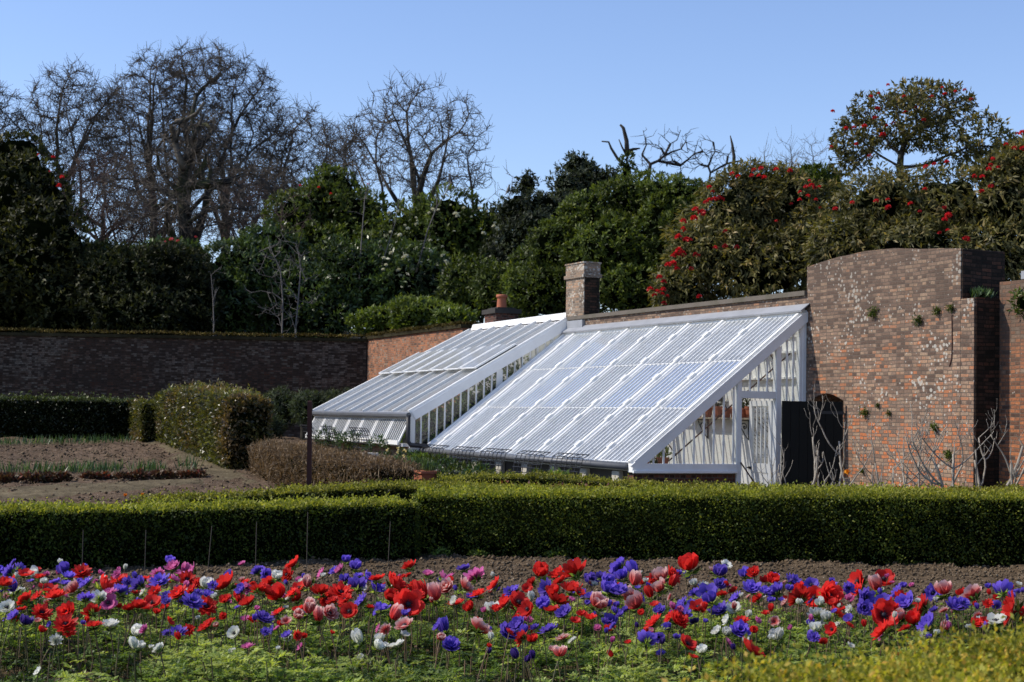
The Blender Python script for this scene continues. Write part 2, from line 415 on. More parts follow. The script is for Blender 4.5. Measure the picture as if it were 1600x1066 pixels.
def leaves(P, D, L, W, rnd, N=None, fold=0.18):
    "one folded diamond per leaf: P base, D direction, L length, W width"
    n = len(P); D = nrm(D)
    if N is None: N = rdir(n)
    S = nrm(np.cross(D, N)); N2 = np.cross(S, D)
    L = np.broadcast_to(np.asarray(L, float), (n,))[:, None]; W = np.broadcast_to(np.asarray(W, float), (n,))[:, None]
    mid = P + D * L * 0.45 + N2 * W * fold
    V = np.stack([P, mid + S * W * 0.5, P + D * L, mid - S * W * 0.5], 1).reshape(-1, 3)
    return V, np.arange(n * 4).reshape(n, 4), np.broadcast_to(np.asarray(rnd, float), (n,))


class LM:
    "a growing pile of quads with a random value each"
    def __init__(s): s.V = []; s.F = []; s.R = []; s.n = 0
    def add(s, V, Fq, R):
        s.V.append(V); s.F.append(np.asarray(Fq) + s.n); s.R.append(np.asarray(R, float)); s.n += len(V); return s
    def mesh(s, name, mat):
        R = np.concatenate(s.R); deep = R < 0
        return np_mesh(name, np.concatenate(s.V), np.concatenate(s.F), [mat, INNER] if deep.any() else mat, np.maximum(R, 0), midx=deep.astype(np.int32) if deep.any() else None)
    def build(s, name, mat, parent=None, loc=(0, 0, 0)): return link(name, s.mesh(name, mat), parent, loc)


def lump(dirs, k, amp, seed):
    r = np.random.default_rng(seed); o = np.zeros(len(dirs))
    for i in range(k):
        w = r.normal(size=3) * r.uniform(2.0, 6.0); o += np.sin(dirs @ w + r.uniform(0, 6.28)) / (k ** 0.5)
    return 1 + amp * o


def sphere_q(nu=20, nv=11):
    V = []; Fq = []
    for j in range(nv):
        th = PI * (j + 0.001) / (nv - 1 + 0.002)
        for i in range(nu): V.append((math.sin(th) * math.cos(2 * PI * i / nu), math.sin(th) * math.sin(2 * PI * i / nu), math.cos(th)))
    for j in range(nv - 1):
        for i in range(nu): Fq.append((j * nu + i, (j + 1) * nu + i, (j + 1) * nu + (i + 1) % nu, j * nu + (i + 1) % nu))
    return np.array(V), np.array(Fq)


SPH = sphere_q()


def bush(lm, lobes, n, leaf, clus=7, width=0.38, droop=0.0, amp=0.13, core=0.74, rlo=0.0, rhi=1.0, topbright=0.0, seed=1, spread=1.0, front=True):
    "whorls of leaves on the outside of lumpy lobes; lobes = (x, y, z, rx, ry, rz)"
    lobes = [np.array(l, float) for l in lobes]
    area = np.array([(l[3] * l[5] + l[4] * l[5] + l[3] * l[4]) for l in lobes]); area /= area.sum()
    for li, l in enumerate(lobes):
        m = max(4, int(n * area[li] / clus))
        d = rdir(int(m * (1.9 if front else 1.2)))
        if front: d = d[(d[:, 1] < 0.35)][:m]          # the far side of a thicket is left thin
        lp = lump(d, 8, amp, seed * 31 + li)
        depth = 1 - 0.22 * rng.random(len(d)) ** 1.6
        C = l[:3] + d * l[3:] * (lp * depth)[:, None]
        keep = np.ones(len(C), bool)
        for lj, q in enumerate(lobes):
            if lj != li: keep &= (((C - q[:3]) / q[3:]) ** 2).sum(1) > 0.5
        C = C[keep]; d = d[keep]; depth = depth[keep]
        if len(C) == 0: continue
        out = nrm(d / l[3:])
        k = clus
        Pn = np.repeat(C, k, 0) + rng.normal(size=(len(C) * k, 3)) * leaf * 0.25 * spread
        o = np.repeat(out, k, 0)
        D = o * 0.75 + rdir(len(Pn)) * 1.0 + np.array([0, 0, 0.25 - droop])
        Ls = leaf * rng.uniform(0.65, 1.25, len(Pn))
        clr = np.repeat(rng.random(len(C)), k); R = 0.55 * clr + 0.45 * rng.random(len(Pn))
        R = rlo + (rhi - rlo) * R
        R = R * np.repeat((depth - 0.78) / 0.22 * 0.6 + 0.4, k) + topbright * np.clip(o[:, 2], 0, 1)  # painted shade: deeper leaves darker, topbright lightens upward ones
        Nn = nrm(o + rdir(len(Pn)) * 0.6)
        lm.add(*leaves(Pn, D, Ls, Ls * width, np.clip(R, 0, 1), Nn))
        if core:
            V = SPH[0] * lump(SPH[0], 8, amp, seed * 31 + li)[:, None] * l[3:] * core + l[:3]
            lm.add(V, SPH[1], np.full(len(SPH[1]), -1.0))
    return lm


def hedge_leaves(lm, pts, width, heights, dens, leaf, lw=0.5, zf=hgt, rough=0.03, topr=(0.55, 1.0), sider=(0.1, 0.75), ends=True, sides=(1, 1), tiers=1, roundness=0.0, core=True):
    "a clipped hedge along a polyline of (x, y)"
    pts = [np.array(p, float) for p in pts]
    hs = heights if isinstance(heights, (list, tuple)) else [heights] * len(pts)
    w = width
    def emit(P, out, rr):
        n = len(P)
        if n == 0: return
        P = P + out * (vnoise(P[:, 0] + P[:, 2], P[:, 1] - P[:, 2] * .7, 0.22, 5)[:, None] * rough * 2.2 + rng.normal(size=(n, 1)) * rough * 0.6)
        D = out * 0.6 + rdir(n) * 1.0 + np.array([0, 0, 0.25])
        Ls = leaf * rng.uniform(0.6, 1.3, n)
        R = rr[0] + (rr[1] - rr[0]) * rng.random(n)
        lm.add(*leaves(P, D, Ls, Ls * lw, R, nrm(out * 0.7 + rdir(n) * 1.1)))
    for i in range(len(pts) - 1):
        a, b = pts[i], pts[i + 1]; d = b - a; Lg = np.hypot(*d); t = d / Lg; nn = np.array([t[1], -t[0]])
        za, zb = float(zf(*a)), float(zf(*b)); ha, hb = hs[i], hs[i + 1]
        def place(s, off, f):
            q = a + np.outer(s, d) + np.outer(off, nn)
            z0 = za + (zb - za) * s; h = ha + (hb - ha) * s
            return np.column_stack([q, z0 + f * h])
        n = int(Lg * w * dens * 1.1); s = rng.random(n)
        o = rng.uniform(-.5, .5, n)
        P = place(s, o * w, np.ones(n)); P[:, 2] -= roundness * (np.abs(o) * 2) ** 3; P[:, 2] += (rng.random(n) < 0.07) * rng.random(n) * leaf * 2.2 + vnoise(P[:, 0], P[:, 1], 0.9, 9) * leaf * 1.0
        emit(P, np.tile([0, 0, 1.0], (n, 1)), topr)  # lit tops painted in: top leaves take lighter colours than the sides
        for sg, on in zip((1, -1), sides):
            if not on: continue
            n = int(Lg * (ha + hb) / 2 * dens); s = rng.random(n); f = rng.random(n) ** 0.9
            P = place(s, np.full(n, sg * w / 2) * (1 - roundness * 0.5 * f ** 6), f)
            emit(P, np.tile([nn[0] * sg, nn[1] * sg, 0.05], (n, 1)), sider)
        if ends:
            for s0, sg, on in ((0, -1, i == 0), (1, 1, i == len(pts) - 2)):
                if not on: continue
                n = int(w * (ha if s0 == 0 else hb) * dens); f = rng.random(n)
                emit(place(np.full(n, float(s0)), rng.uniform(-.5, .5, n) * w, f), np.tile([t[0] * sg, t[1] * sg, 0.05], (n, 1)), sider)
        if core:
            e = 0.035; wc = w / 2 - e
            c = []
            for s0 in (e / Lg, 1 - e / Lg):
                for f, off in ((0, -wc), (0, wc), (1, wc), (1, -wc)):
                    p = place(np.array([s0]), np.array([off]), np.array([f]))[0]
                    p[2] += -0.05 if f == 0 else -e - roundness * 0.9
                    c.append(p)
            lm.add(np.array(c), np.array([(0, 1, 2, 3), (7, 6, 5, 4), (0, 4, 5, 1), (1, 5, 6, 2), (2, 6, 7, 3), (3, 7, 4, 0)]), np.full(6, -1.0))
    return lm


# ------------------------------------------------------------------ branching trees
def tubes(P0, P1, R0, R1, k):
    d = nrm(P1 - P0); ref = np.where(np.abs(d[:, 2:3]) > 0.9, np.array([[1.0, 0, 0]]), np.array([[0, 0, 1.0]]))
    a = nrm(np.cross(d, ref)); b = np.cross(d, a); E = len(P0)
    ang = np.arange(k) * 2 * PI / k
    ring = np.cos(ang)[None, :, None] * a[:, None, :] + np.sin(ang)[None, :, None] * b[:, None, :]
    V = np.stack([P0[:, None] + ring * R0[:, None, None], P1[:, None] + ring * R1[:, None, None]], 1).reshape(-1, 3)
    base = (np.arange(E) * 2 * k)[:, None]; j = np.arange(k)[None]
    Fq = np.stack([base + j, base + (j + 1) % k, base + k + (j + 1) % k, base + k + j], -1).reshape(-1, 4)
    return V, Fq


def colonize(att, trunk, step, kill, infl, maxit=140, up=0.08, jit=0.25, limbs=()):
    nodes = [np.array(p, float) for p in trunk]; par = [-1] + list(range(len(trunk) - 1)); kids = [0] * len(nodes)
    for l in limbs:                                        # l: points that start at the nearest node there is
        l = [np.array(q, float) for q in l]; last = int(np.argmin([np.linalg.norm(q - l[0]) for q in nodes]))
        for q in l[1:]: nodes.append(q); par.append(last); kids.append(0); last = len(nodes) - 1
    att = np.array(att); N = np.array(nodes)
    dm = np.linalg.norm(att[:, None] - N[None], axis=2); near = dm.argmin(1); dist = dm.min(1)
    for it in range(maxit):
        act = dist < infl
        if not act.any():
            if it < 40 and len(att): act = dist < dist.min() + infl
            else: break
        v = nrm(att[act] - N[near[act]]); acc = np.zeros_like(N); np.add.at(acc, near[act], v)
        ids = np.unique(near[act]); ids = ids[[kids[i] < 4 for i in ids]]
        if len(ids) == 0: break
        PA = np.array(par); pd = nrm(N[ids] - N[np.maximum(PA[ids], 0)]); fan = np.array([0.55 if kids[i] == 0 else 0.15 for i in ids])[:, None]
        dirs = nrm(nrm(acc[ids]) + pd * fan + rdir(len(ids)) * jit * 0.6 + np.array([0, 0, up])); new = N[ids] + dirs * step
        b = len(nodes)
        for i, p in zip(ids, new): nodes.append(p); par.append(int(i)); kids.append(0); kids[i] += 1
        N = np.vstack([N, new])
        dm = np.linalg.norm(att[:, None] - new[None], axis=2); j = dm.argmin(1); mn = dm.min(1)
        up_ = mn < dist; near[up_] = b + j[up_]; dist[up_] = mn[up_]
        keep = dist > kill; att, near, dist = att[keep], near[keep], dist[keep]
        if len(att) == 0: break
    return N, np.array(par)


def in_ell(lobes, n):
    out = []
    vol = np.array([l[3] * l[4] * l[5] for l in lobes]); vol = vol / vol.sum()
    for l, v in zip(lobes, vol):
        m = int(n * v) + 1
        r = rng.random(m) ** (1 / 3.6)
        out.append(np.array(l[:3]) + rdir(m) * r[:, None] * np.array(l[3:]))
    return np.vstack(out)


def tree(name, base, lobes, natt, R, label, step=0.45, kill=0.55, infl=4.0, tip=0.009, twigs=2, twl=0.9, trunk=None, bark=None, twig=None, up=0.08, group=None, split=0.07, zmin=None, cat='tree', jit=0.25, nlimb=0, limbs=(), limbR=0.5):
    "lobes in world metres; everything is stored relative to the base"
    base = np.array(base, float)
    if trunk is None:
        c = np.array(lobes[0][:3]); top = base + (c - base) * 0.45
        trunk = [base + (top - base) * t + rng.normal(size=3) * 0.08 * (t > 0) for t in np.linspace(0, 1, 8)]
    att = in_ell(lobes, natt)
    if zmin is not None: att = att[att[:, 2] > zmin]
    limbs = [list(l) for l in limbs]
    for i in range(nlimb):
        l = lobes[i % len(lobes)]; d = rdir(1)[0]; d[2] = abs(d[2]) * 0.8
        e = np.array(l[:3]) + d * np.array(l[3:]) * rng.uniform(.25, .6)
        s0 = np.array(trunk[-1 - int(rng.integers(0, max(1, len(trunk) // 2)))]); ln = np.linalg.norm(e - s0); k = max(3, int(ln / 0.75)); q = []
        w = rng.normal(size=3) * 0.10 * ln
        for j in range(k + 1):
            t_ = j / k; b = s0 * (1 - t_) + e * t_ + w * math.sin(PI * t_) + np.array([0, 0, -0.12 * ln * math.sin(PI * t_)])
            q.append(b + (rng.normal(size=3) * 0.05 if 0 < j < k else 0))
        limbs.append(q)
    ns = len(trunk) + sum(len(l) - 1 for l in limbs)
    N, par = colonize(att, trunk, step, kill, infl, up=up, jit=jit, limbs=limbs)
    n = len(N); ch = np.zeros(n)
    for i in range(1, n): ch[par[i]] += 1
    ntip = max(2, int((ch == 0).sum())); e = max(1.8, math.log(ntip) / math.log(R / tip))
    acc = np.where(ch == 0, tip ** e, 0.0)
    for i in range(n - 1, 0, -1): acc[par[i]] += acc[i]
    r = np.maximum(acc, tip ** e) ** (1 / e)
    r[:len(trunk)] = np.maximum(r[:len(trunk)] * 0.9, R * np.linspace(1.0, 0.22, len(trunk)))
    b = len(trunk)
    for l in limbs:
        k = len(l) - 1; r[b:b + k] = np.maximum(r[b:b + k] * 0.9, R * limbR * np.linspace(1.0, 0.22, k)); b += k
    r[0] *= 1.35
    idx = np.arange(1, n); A, B, ra, rb = N[par[idx]] - base, N[idx] - base, np.minimum(r[par[idx]], r[idx] * 1.6), r[idx]
    B2 = B + nrm(B - A) * (rb * 0.5)[:, None]
    o = empty(name, base, 0, label, cat, group)
    th = rb > split
    if th.any():
        V, Fq = tubes(A[th], B2[th], ra[th], rb[th], 8); link('trunk', np_mesh('trunk', V, Fq, bark or BARK, smooth=True), o)
    V, Fq = tubes(A[~th], B[~th], ra[~th], rb[~th], 3); parts = [(V, Fq)]
    thin = idx[rb < 0.03]; thin = np.repeat(thin, twigs)
    if len(thin):
        bd = nrm(N[thin] - N[par[thin]]); m = len(thin)
        d1 = nrm(bd * 0.45 + rdir(m) * 0.9 + np.array([0, 0, up])); l = twl * rng.uniform(0.25, 0.9, m)
        a = N[thin] - base - bd * rng.random((m, 1)) * step
        mid = a + d1 * (l * 0.5)[:, None]; end = mid + nrm(d1 + rdir(m) * 0.8 + np.array([0, 0, up * 2])) * (l * 0.5)[:, None]
        t = np.full(m, tip)
        parts.append(tubes(a, mid, t, t * 0.8, 3)); parts.append(tubes(mid, end, t * 0.8, t * 0.45, 3))
    off = 0; Vs = []; Fs = []
    for V, Fq in parts: Vs.append(V); Fs.append(Fq + off); off += len(V)
    link('crown', np_mesh('crown', np.vstack(Vs), np.vstack(Fs), twig or TWIG), o)
    return o, N, r

# ------------------------------------------------------------------ world and sun
SUN_AZ, SUN_EL = math.radians(1.5), math.radians(43)
sdir = Vector((-math.cos(SUN_AZ) * math.cos(SUN_EL), math.sin(SUN_AZ) * math.cos(SUN_EL), math.sin(SUN_EL)))
W = bpy.data.worlds.new('World'); SC.world = W; W.use_nodes = True
wt = W.node_tree; bg = wt.nodes['Background']
sky = wt.nodes.new('ShaderNodeTexSky'); sky.sky_type = 'NISHITA'; sky.sun_disc = False
sky.sun_elevation = SUN_EL; sky.sun_rotation = math.atan2(sdir.x, sdir.y)
sky.air_density = 1.0; sky.dust_density = 0.25; sky.ozone_density = 2.0
mx = wt.nodes.new('ShaderNodeMix'); mx.data_type = 'RGBA'; mx.blend_type = 'MULTIPLY'; mx.inputs[0].default_value = 1.0
mx.inputs[7].default_value = (0.98, 0.985, 1.14, 1)
wt.links.new(sky.outputs[0], mx.inputs[6]); wt.links.new(mx.outputs[2], bg.inputs[0]); bg.inputs[1].default_value = 0.16
sl = bpy.data.lights.new('sun', 'SUN'); sl.energy = 5.0; sl.angle = math.radians(0.53); sl.color = (1.0, 0.93, 0.82)
so = bpy.data.objects.new('sun', sl); COL.objects.link(so); so.location = (-30, 10, 40)
so.rotation_euler = (-sdir).to_track_quat('-Z', 'Y').to_euler()
SC.view_settings.view_transform = 'Standard'; SC.view_settings.look = 'None'; SC.view_settings.exposure = 0; SC.view_settings.gamma = 1
SC.cycles.max_bounces = 8; SC.cycles.transparent_max_bounces = 24


# ------------------------------------------------------------------ ground
def sheet(name, c, nx, ny, zf, mat, kind='structure', smooth=True):
    "grid over the quad c (4 corners x, y), heights from zf"
    c = np.array(c, float)[:, :2]
    s, t = np.meshgrid(np.linspace(0, 1, nx), np.linspace(0, 1, ny)); s = s.ravel()[:, None]; t = t.ravel()[:, None]
    q = (c[0] * (1 - s) + c[1] * s) * (1 - t) + (c[3] * (1 - s) + c[2] * s) * t
    V = np.column_stack([q, zf(q[:, 0], q[:, 1])])
    i = (np.arange(ny - 1)[:, None] * nx + np.arange(nx - 1)[None]).ravel()
    Fq = np.column_stack([i, i + 1, i + nx + 1, i + nx])
    return tag(link(name, np_mesh(name, V, Fq, mat, smooth=smooth)), kind=kind)


sheet('ground', [(-300, -20), (300, -20), (300, 420), (-300, 420)], 301, 221, lambda x, y: hill(x, y) - 0.10 - 0.25 * sst(4, 0, x) * sst(14, 17, y) * sst(46, 42, y), LITTER)
clod = lambda x, y, a: a * (1.2 * vnoise(x, y, 0.35, 1) + 1.0 * vnoise(x, y, 0.12, 2) + 0.7 * np.abs(vnoise(x, y, 0.055, 3)))
sheet('bed_soil', [(-9, 6.5), (9, 6.5), (9, 20.5), (-9, 20.5)], 360, 300, lambda x, y: 0.0 + hgt(x, y) * 0 + clod(x, y, 0.05), SOIL)
sheet('garden_soil', [(-24, 16.0), (2.2, 20.5), (2.2, 46), (-24, 46)], 260, 330, lambda x, y: hgt(x, y) + clod(x, y, 0.05) * 1.4 - 0.015, SOILB)
sheet('yard', [(-1.5, 20.5), (12, 20.5), (12, 26.5), (-1.5, 26.5)], 60, 30, lambda x, y: hgt(x, y) + 0.012 + clod(x, y, 0.01), DIRT)


def strip(corners, name='path', nx=90, ny=14, rise=0.055):
    c = np.array([gnd(*p) for p in corners])[:, :2]
    nrmv = [np.array([c[(i + 1) % 4][1] - c[i][1], c[i][0] - c[(i + 1) % 4][0]]) / max(1e-6, np.hypot(*(c[(i + 1) % 4] - c[i]))) for i in range(4)]
    ctr = c.mean(0)
    def zf(x, y):
        q = np.stack([x, y], -1); e = np.full(len(x), 9.0)
        for i in range(4):
            n_ = nrmv[i] if (ctr - c[i]) @ nrmv[i] > 0 else -nrmv[i]
            e = np.minimum(e, (q - c[i]) @ n_)
        return hgt(x, y) - 0.06 + (rise + 0.05) * sst(0.0, 0.5, e + 0.35 * vnoise(x, y, 0.5, 71)) + clod(x, y, 0.02)
    return sheet(name, c, nx, ny, zf, DIRT)


strip([(-140, 764), (345, 745), (320, 762), (-140, 796)], nx=160, ny=30, rise=0.035)
strip([(310, 752), (445, 762), (292, 689), (205, 689)], nx=50, ny=120, rise=0.035)


def clods(name, x0, x1, y0, y1, n, mat, zf, smin=0.006, smax=0.03):
    P = np.column_stack([rng.uniform(x0, x1, n), rng.uniform(y0, y1, n)])
    z = zf(P[:, 0], P[:, 1])
    s = smin + (smax - smin) * rng.random(n) ** 3
    oc = np.array([(1, 0, 0), (0, 1, 0), (-1, 0, 0), (0, -1, 0), (0, 0, 1.0), (0, 0, -1.0)])
    V = oc[None] * s[:, None, None] * rng.uniform(0.6, 1.3, (n, 6, 1))
    th = rng.uniform(0, 6.28, n); c, q = np.cos(th)[:, None], np.sin(th)[:, None]
    V = np.stack([V[..., 0] * c - V[..., 1] * q, V[..., 0] * q + V[..., 1] * c, V[..., 2] * 0.8], -1)
    V += np.column_stack([P, z + s * 0.3])[:, None]
    f = np.array([(0, 1, 4), (1, 2, 4), (2, 3, 4), (3, 0, 4), (1, 0, 5), (2, 1, 5), (3, 2, 5), (0, 3, 5)])
    Fq = (np.arange(n)[:, None, None] * 6 + f[None]).reshape(-1, 3)
    return tag(link(name, np_mesh(name, V.reshape(-1, 3), Fq, mat)), kind='stuff')


CLOD = m_soil('soil_crumb', (0.05, 0.034, 0.021), (0.20, 0.145, 0.092), (0.42, 0.36, 0.26), 14)
clods('soil_crumbs', -6.5, 7, 12.2, 19.3, 42000, CLOD, lambda x, y: clod(x, y, 0.05), 0.006, 0.034)
clods('dug_clods', -16, -1.5, 18, 40.5, 26000, CLOD, lambda x, y: hgt(x, y) + clod(x, y, 0.07) - 0.02, 0.01, 0.05)

# ------------------------------------------------------------------ frames
A1 = 0.433
P0 = np.array([4.935, 26.319])


def bgf(x, y, z=0.0):
    "point of the large greenhouse's frame: x back along the wall, y out from it"
    return np.array([P0[0] - x * math.sin(A1) - y * math.cos(A1), P0[1] + x * math.cos(A1) - y * math.sin(A1), z])


RZ1 = PI / 2 + A1
BG0 = (P0[0], P0[1], 0.0)

# ------------------------------------------------------------------ garden walls
# back wall behind the large glasshouse
o = empty('garden_wall', BG0, RZ1, 'brick garden wall with thin coping showing above the larger glasshouse roof', 'wall')
MB().box(0.0, 8.95, -0.36, 0.0, -0.4, 3.82).build('brickwork', TALLBRICK, o)
MB().box(0.003, 8.95, -0.42, 0.05, 3.82, 3.9).build('coping', m_paint('old_coping', (0.13, 0.11, 0.09), 0.9, 0.7, (0.06, 0.06, 0.03), 3), o)

# tall wall with the doorway
o = empty('tall_brick_wall', BG0, RZ1, 'tallest weathered brick wall, curved top, arched doorway at its foot', 'wall')
prof = [(-3.8, 4.27), (-3.4, 4.31), (-2.95, 4.34), (-2.3, 4.41), (-1.56, 4.43), (-0.9, 4.40), (-0.4, 4.35), (-0.0, 4.30)]
m = MB()
dr0, dr1, dz = -0.10, -1.03, 2.05
arch = [(dr1 + (dr0 - dr1) * i / 8, dz + 0.12 * math.sin(PI * i / 8)) for i in range(9)]     # from right jamb to left jamb
D_ = 0.8
m.prism([(-3.8, -0.4), (dr1, -0.4)] + [(dr1, dz)] + [(dr1, 4.4)] + [p for p in prof if p[0] < dr1][::-1], -D_, 0.0)
for i in range(8):
    (xa, za), (xb, zb) = arch[i], arch[i + 1]
    f = lambda x: float(np.interp(x, [p[0] for p in prof], [p[1] for p in prof])) if x > dr1 + 1e-6 else 4.4
    m.hexa([(xa, -D_, za), (xb, -D_, zb), (xb, -D_, f(xb)), (xa, -D_, f(xa))], [(xa, 0, za), (xb, 0, zb), (xb, 0, f(xb)), (xa, 0, f(xa))])
m.prism([(dr0, -0.4), (-0.0, -0.4), (-0.0, 4.30), (dr0, 4.31), (dr0, dz)], -D_, 0.0)
m.build('brickwork', TALLBRICK, o)
MB().box(-4.08, -3.8, -D_, -0.004, -0.4, 3.53).build('shoulder', TALLBRICK, o)
MB().box(-4.10, -4.081, -D_ - 0.01, -0.03, -0.4, 3.54).build('painted_shade_return', SHADEBRICK, o)  # added thin slab, shade of the end face painted dark
MB().box(-3.822, -3.801, -D_ - 0.01, -0.02, 3.532, 4.262).build('painted_shade_return', SHADEBRICK, o)  # same painted shade on the upper return
MB().box(-1.3, 0.1, -D_ - 1.6, -D_ - 1.5, -0.4, 2.6).build('passage_back', DOORBLACK, o)  # black sheet painted for the darkness inside the passage
m = MB()
for i in range(9):
    x = dr1 - 0.02 + i * (dr0 - dr1 + 0.04) / 9
    z = dz + 0.12 * math.sin(PI * (i + .5) / 9)
    m.box(x + 0.004, x + 0.098, -0.2, 0.004, z + 0.006, z + 0.13)
m.build('arch_bricks', TALLBRICK, o)
# mortar scar of an old drain strap down the face
MB().tube([(-3.62, 0.005, 3.3), (-3.63, 0.006, 2.9), (-3.62, 0.006, 2.66), (-3.57, 0.005, 2.55)], 0.009).build('old_strap', RUST, o)

# recessed wall beyond
o = empty('recessed_brick_wall', BG0, RZ1, 'orange brick wall with grey lead cap, set back beyond the tall wall', 'wall')
MB().box(-12, -4.103, -0.95, -0.46, -0.4, 3.78).build('brickwork', WEATHERED, o)
MB().box(-12, -4.6, -1.0, -0.40, 3.783, 3.90).build('lead_cap', LEAD, o)
m = MB()
for z in (1.9, 2.25): m.box(-12, -4.75, -0.46, -0.41, z, z + 0.08)
m.build('brick_ledge', REDBRICK, o)

# lit wall and shaded wall of the far corner
def wall_run(name, a, b, z0, z1, th, mat, label, side=1, cop=None, cat='wall'):
    a = np.array(a, float); b = np.array(b, float); d = b - a; L = float(np.hypot(*d)); rz = math.atan2(d[1], d[0])
    o = empty(name, (a[0], a[1], 0), rz, label, cat)
    MB().box(0, L, 0, th * side, z0, z1) .build('brickwork', mat, o)
    MB().box(-0.03, L + 0.03, -0.06 * side, (th + 0.06) * side, z1 + 0.002, z1 + 0.10).build('coping', cop or LITTER, o)
    return o, L


def moss(parent, L, y0, y1, z, n, mat=L_MOSS, ln=0.09):
    lm = LM(); P = np.column_stack([rng.uniform(0, L, n), rng.uniform(y0, y1, n), np.full(n, z) + rng.uniform(0, 0.03, n)])
    P[:, 2] += vnoise(P[:, 0], P[:, 1], 0.8, 4) * 0.06
    lm.add(*leaves(P, rdir(n) + np.array([0, 0, 0.8]), ln * rng.uniform(0.5, 1.3, n), 0.05, rng.random(n)))
    return lm.build('moss', mat, parent)


o, L = wall_run('garden_wall', (-4.46, 48.6), (-1.30, 41.2), 0, 4.0, 0.4, REDBRICK, 'sunlit orange brick wall sloping behind the smaller glasshouse', 1)
moss(o, L, -0.1, 0.4, 4.1, 5000)
for k in range(5): pass
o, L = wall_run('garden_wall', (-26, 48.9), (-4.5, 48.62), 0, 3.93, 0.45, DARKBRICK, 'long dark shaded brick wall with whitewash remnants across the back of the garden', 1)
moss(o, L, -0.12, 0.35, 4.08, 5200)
# stub return where the lit wall breaks off, and the run behind the smaller glasshouse
o, L = wall_run('garden_wall', (-1.02, 40.6), (1.36, 34.55), 0, 3.86, 0.36, REDBRICK, 'brick wall between the two chimneys, behind the smaller glasshouse ridge', 1, LEAD)

# ------------------------------------------------------------------ chimneys
o = empty('brick_chimney', tuple(bgf(8.55, -0.12)), RZ1, 'square lichen covered brick chimney between the two glasshouse roofs', 'chimney')
MB().box(-0.42, 0.42, -0.26, 0.12, 3.2, 4.72).build('stack', CHIMBRICK, o)
m = MB(); m.box(-0.46, 0.46, -0.30, 0.16, 4.723, 4.80); m.box(-0.43, 0.43, -0.27, 0.13, 4.803, 5.03); m.box(-0.45, 0.45, -0.29, 0.15, 5.033, 5.06)
m.build('chimney_cap', CHIMBRICK, o)
MB().box(-0.5, 0.5, 0.123, 0.19, 3.45, 3.80).build('lead_apron', LEAD, o)
MB().box(-0.432, -0.421, -0.25, 0.10, 3.3, 4.72).build('painted_shade_side', SHADEBRICK, o)  # added slab that paints the chimney's unlit side darker
c = at(768, 500, 39.6)
o = empty('chimney_pot_stack', (c[0] + 0.25, c[1] + 0.2, 0), RZ1 - 0.06, 'low dark chimney with red terracotta pot behind the smaller glasshouse', 'chimney')
MB().box(-0.42, 0.42, -0.3, 0.3, 3.6, 4.28).build('stack', BASEBRICK, o)
m = MB(); m.box(-0.48, 0.48, -0.36, 0.36, 4.283, 4.40); m.box(-0.36, 0.36, -0.24, 0.24, 4.403, 4.44); m.build('stack_cap', m_paint('sooty', (0.035, 0.032, 0.028), 0.9, 0.5, (0.07, 0.06, 0.05)), o)
MB().lathe([(0.13, 4.44), (0.115, 4.68), (0.12, 4.70), (0.145, 4.71), (0.145, 4.78), (0.11, 4.785), (0.10, 4.6)]).build('chimney_pot', TERRA, o, smooth=True)

# ------------------------------------------------------------------ large glasshouse
LBG, WBG, HE, HR = 8.87, 3.264, 1.01, 3.55
o = empty('glasshouse', BG0, RZ1, 'larger white lean-to glasshouse with many fine glazing bars and open door', 'greenhouse')
GHB = o
sl_len = math.hypot(WBG, HR - HE)
sv = Vector((0, -WBG, HR - HE)) / sl_len                   # up the slope
nv = Vector((0, HR - HE, WBG)) / sl_len                    # roof normal


def rp(x, v, off=0.0):
    return Vector((x, WBG, HE)) + sv * (sl_len * v) + nv * off


bays = [1.183 * i for i in range(8)] + [LBG]
for i, x in enumerate(bays):
    m = MB(); xx = x + (0.05 if i == 0 else (-0.05 if i == 8 else 0))
    m.bar(rp(xx, -0.012), rp(xx, 1.0), 0.07, 0.09, nv, 0.02)
    m.bar(rp(xx - 0.075, 0.0), rp(xx - 0.075, 0.985), 0.022, 0.05, nv, 0.0)
    for v in (0.06, 0.24, 0.35, 0.53, 0.66, 0.84):
        if 0 < i < 8: m.bar(rp(xx + 0.0, v), rp(xx + 0.0, v + 0.035), 0.095, 0.018, nv, 0.072)
    m.build('rafter', WHITE, o, bevel=0.006)
tiers = ((-0.01, 0.345), (0.335, 0.665), (0.655, 0.985))
for i in range(8):
    x0, x1 = bays[i] + 0.09, bays[i + 1] - 0.05
    if i == 7: x1 = bays[8] - 0.1
    for k, (v0, v1) in enumerate(tiers):
        off = 0.012 + 0.0 * k
        m = MB(); nb = 7 if x1 - x0 > 0.8 else 3
        for j in range(nb + 1):
            xb = x0 + (x1 - x0) * j / nb
            w = 0.017 if 0 < j < nb else 0.045
            m.bar(rp(xb, v0), rp(xb, v1), w if 0 < j < nb else 0.05, 0.035, nv, off)
        m.bar(rp(x0, v0 + 0.004), rp(x1, v0 + 0.004), 0.014, 0.026, nv, off)
        m.bar(rp(x0, v1 - 0.004), rp(x1, v1 - 0.004), 0.02, 0.02, nv, off - 0.006)
        fr = m.build('roof_light', WHITE, o)
        g = MB(); g.add([rp(x0, v0, off + 0.002), rp(x1, v0, off + 0.002), rp(x1, v1, off + 0.002), rp(x0, v1, off + 0.002)], [(0, 1, 2, 3)])
        g.build('glass', ROOFGLASS, fr)
m = MB()
for v in (0.345, 0.66): m.bar(rp(0.05, v, -0.12), rp(LBG, v, -0.12), 0.04, 0.05, nv)
m.build('purlin', WHITE, o)
m = MB(); m.tube([rp(0.35, 0.16, -0.5), rp(0.35, 0.88, -0.5)], 0.014, 6)
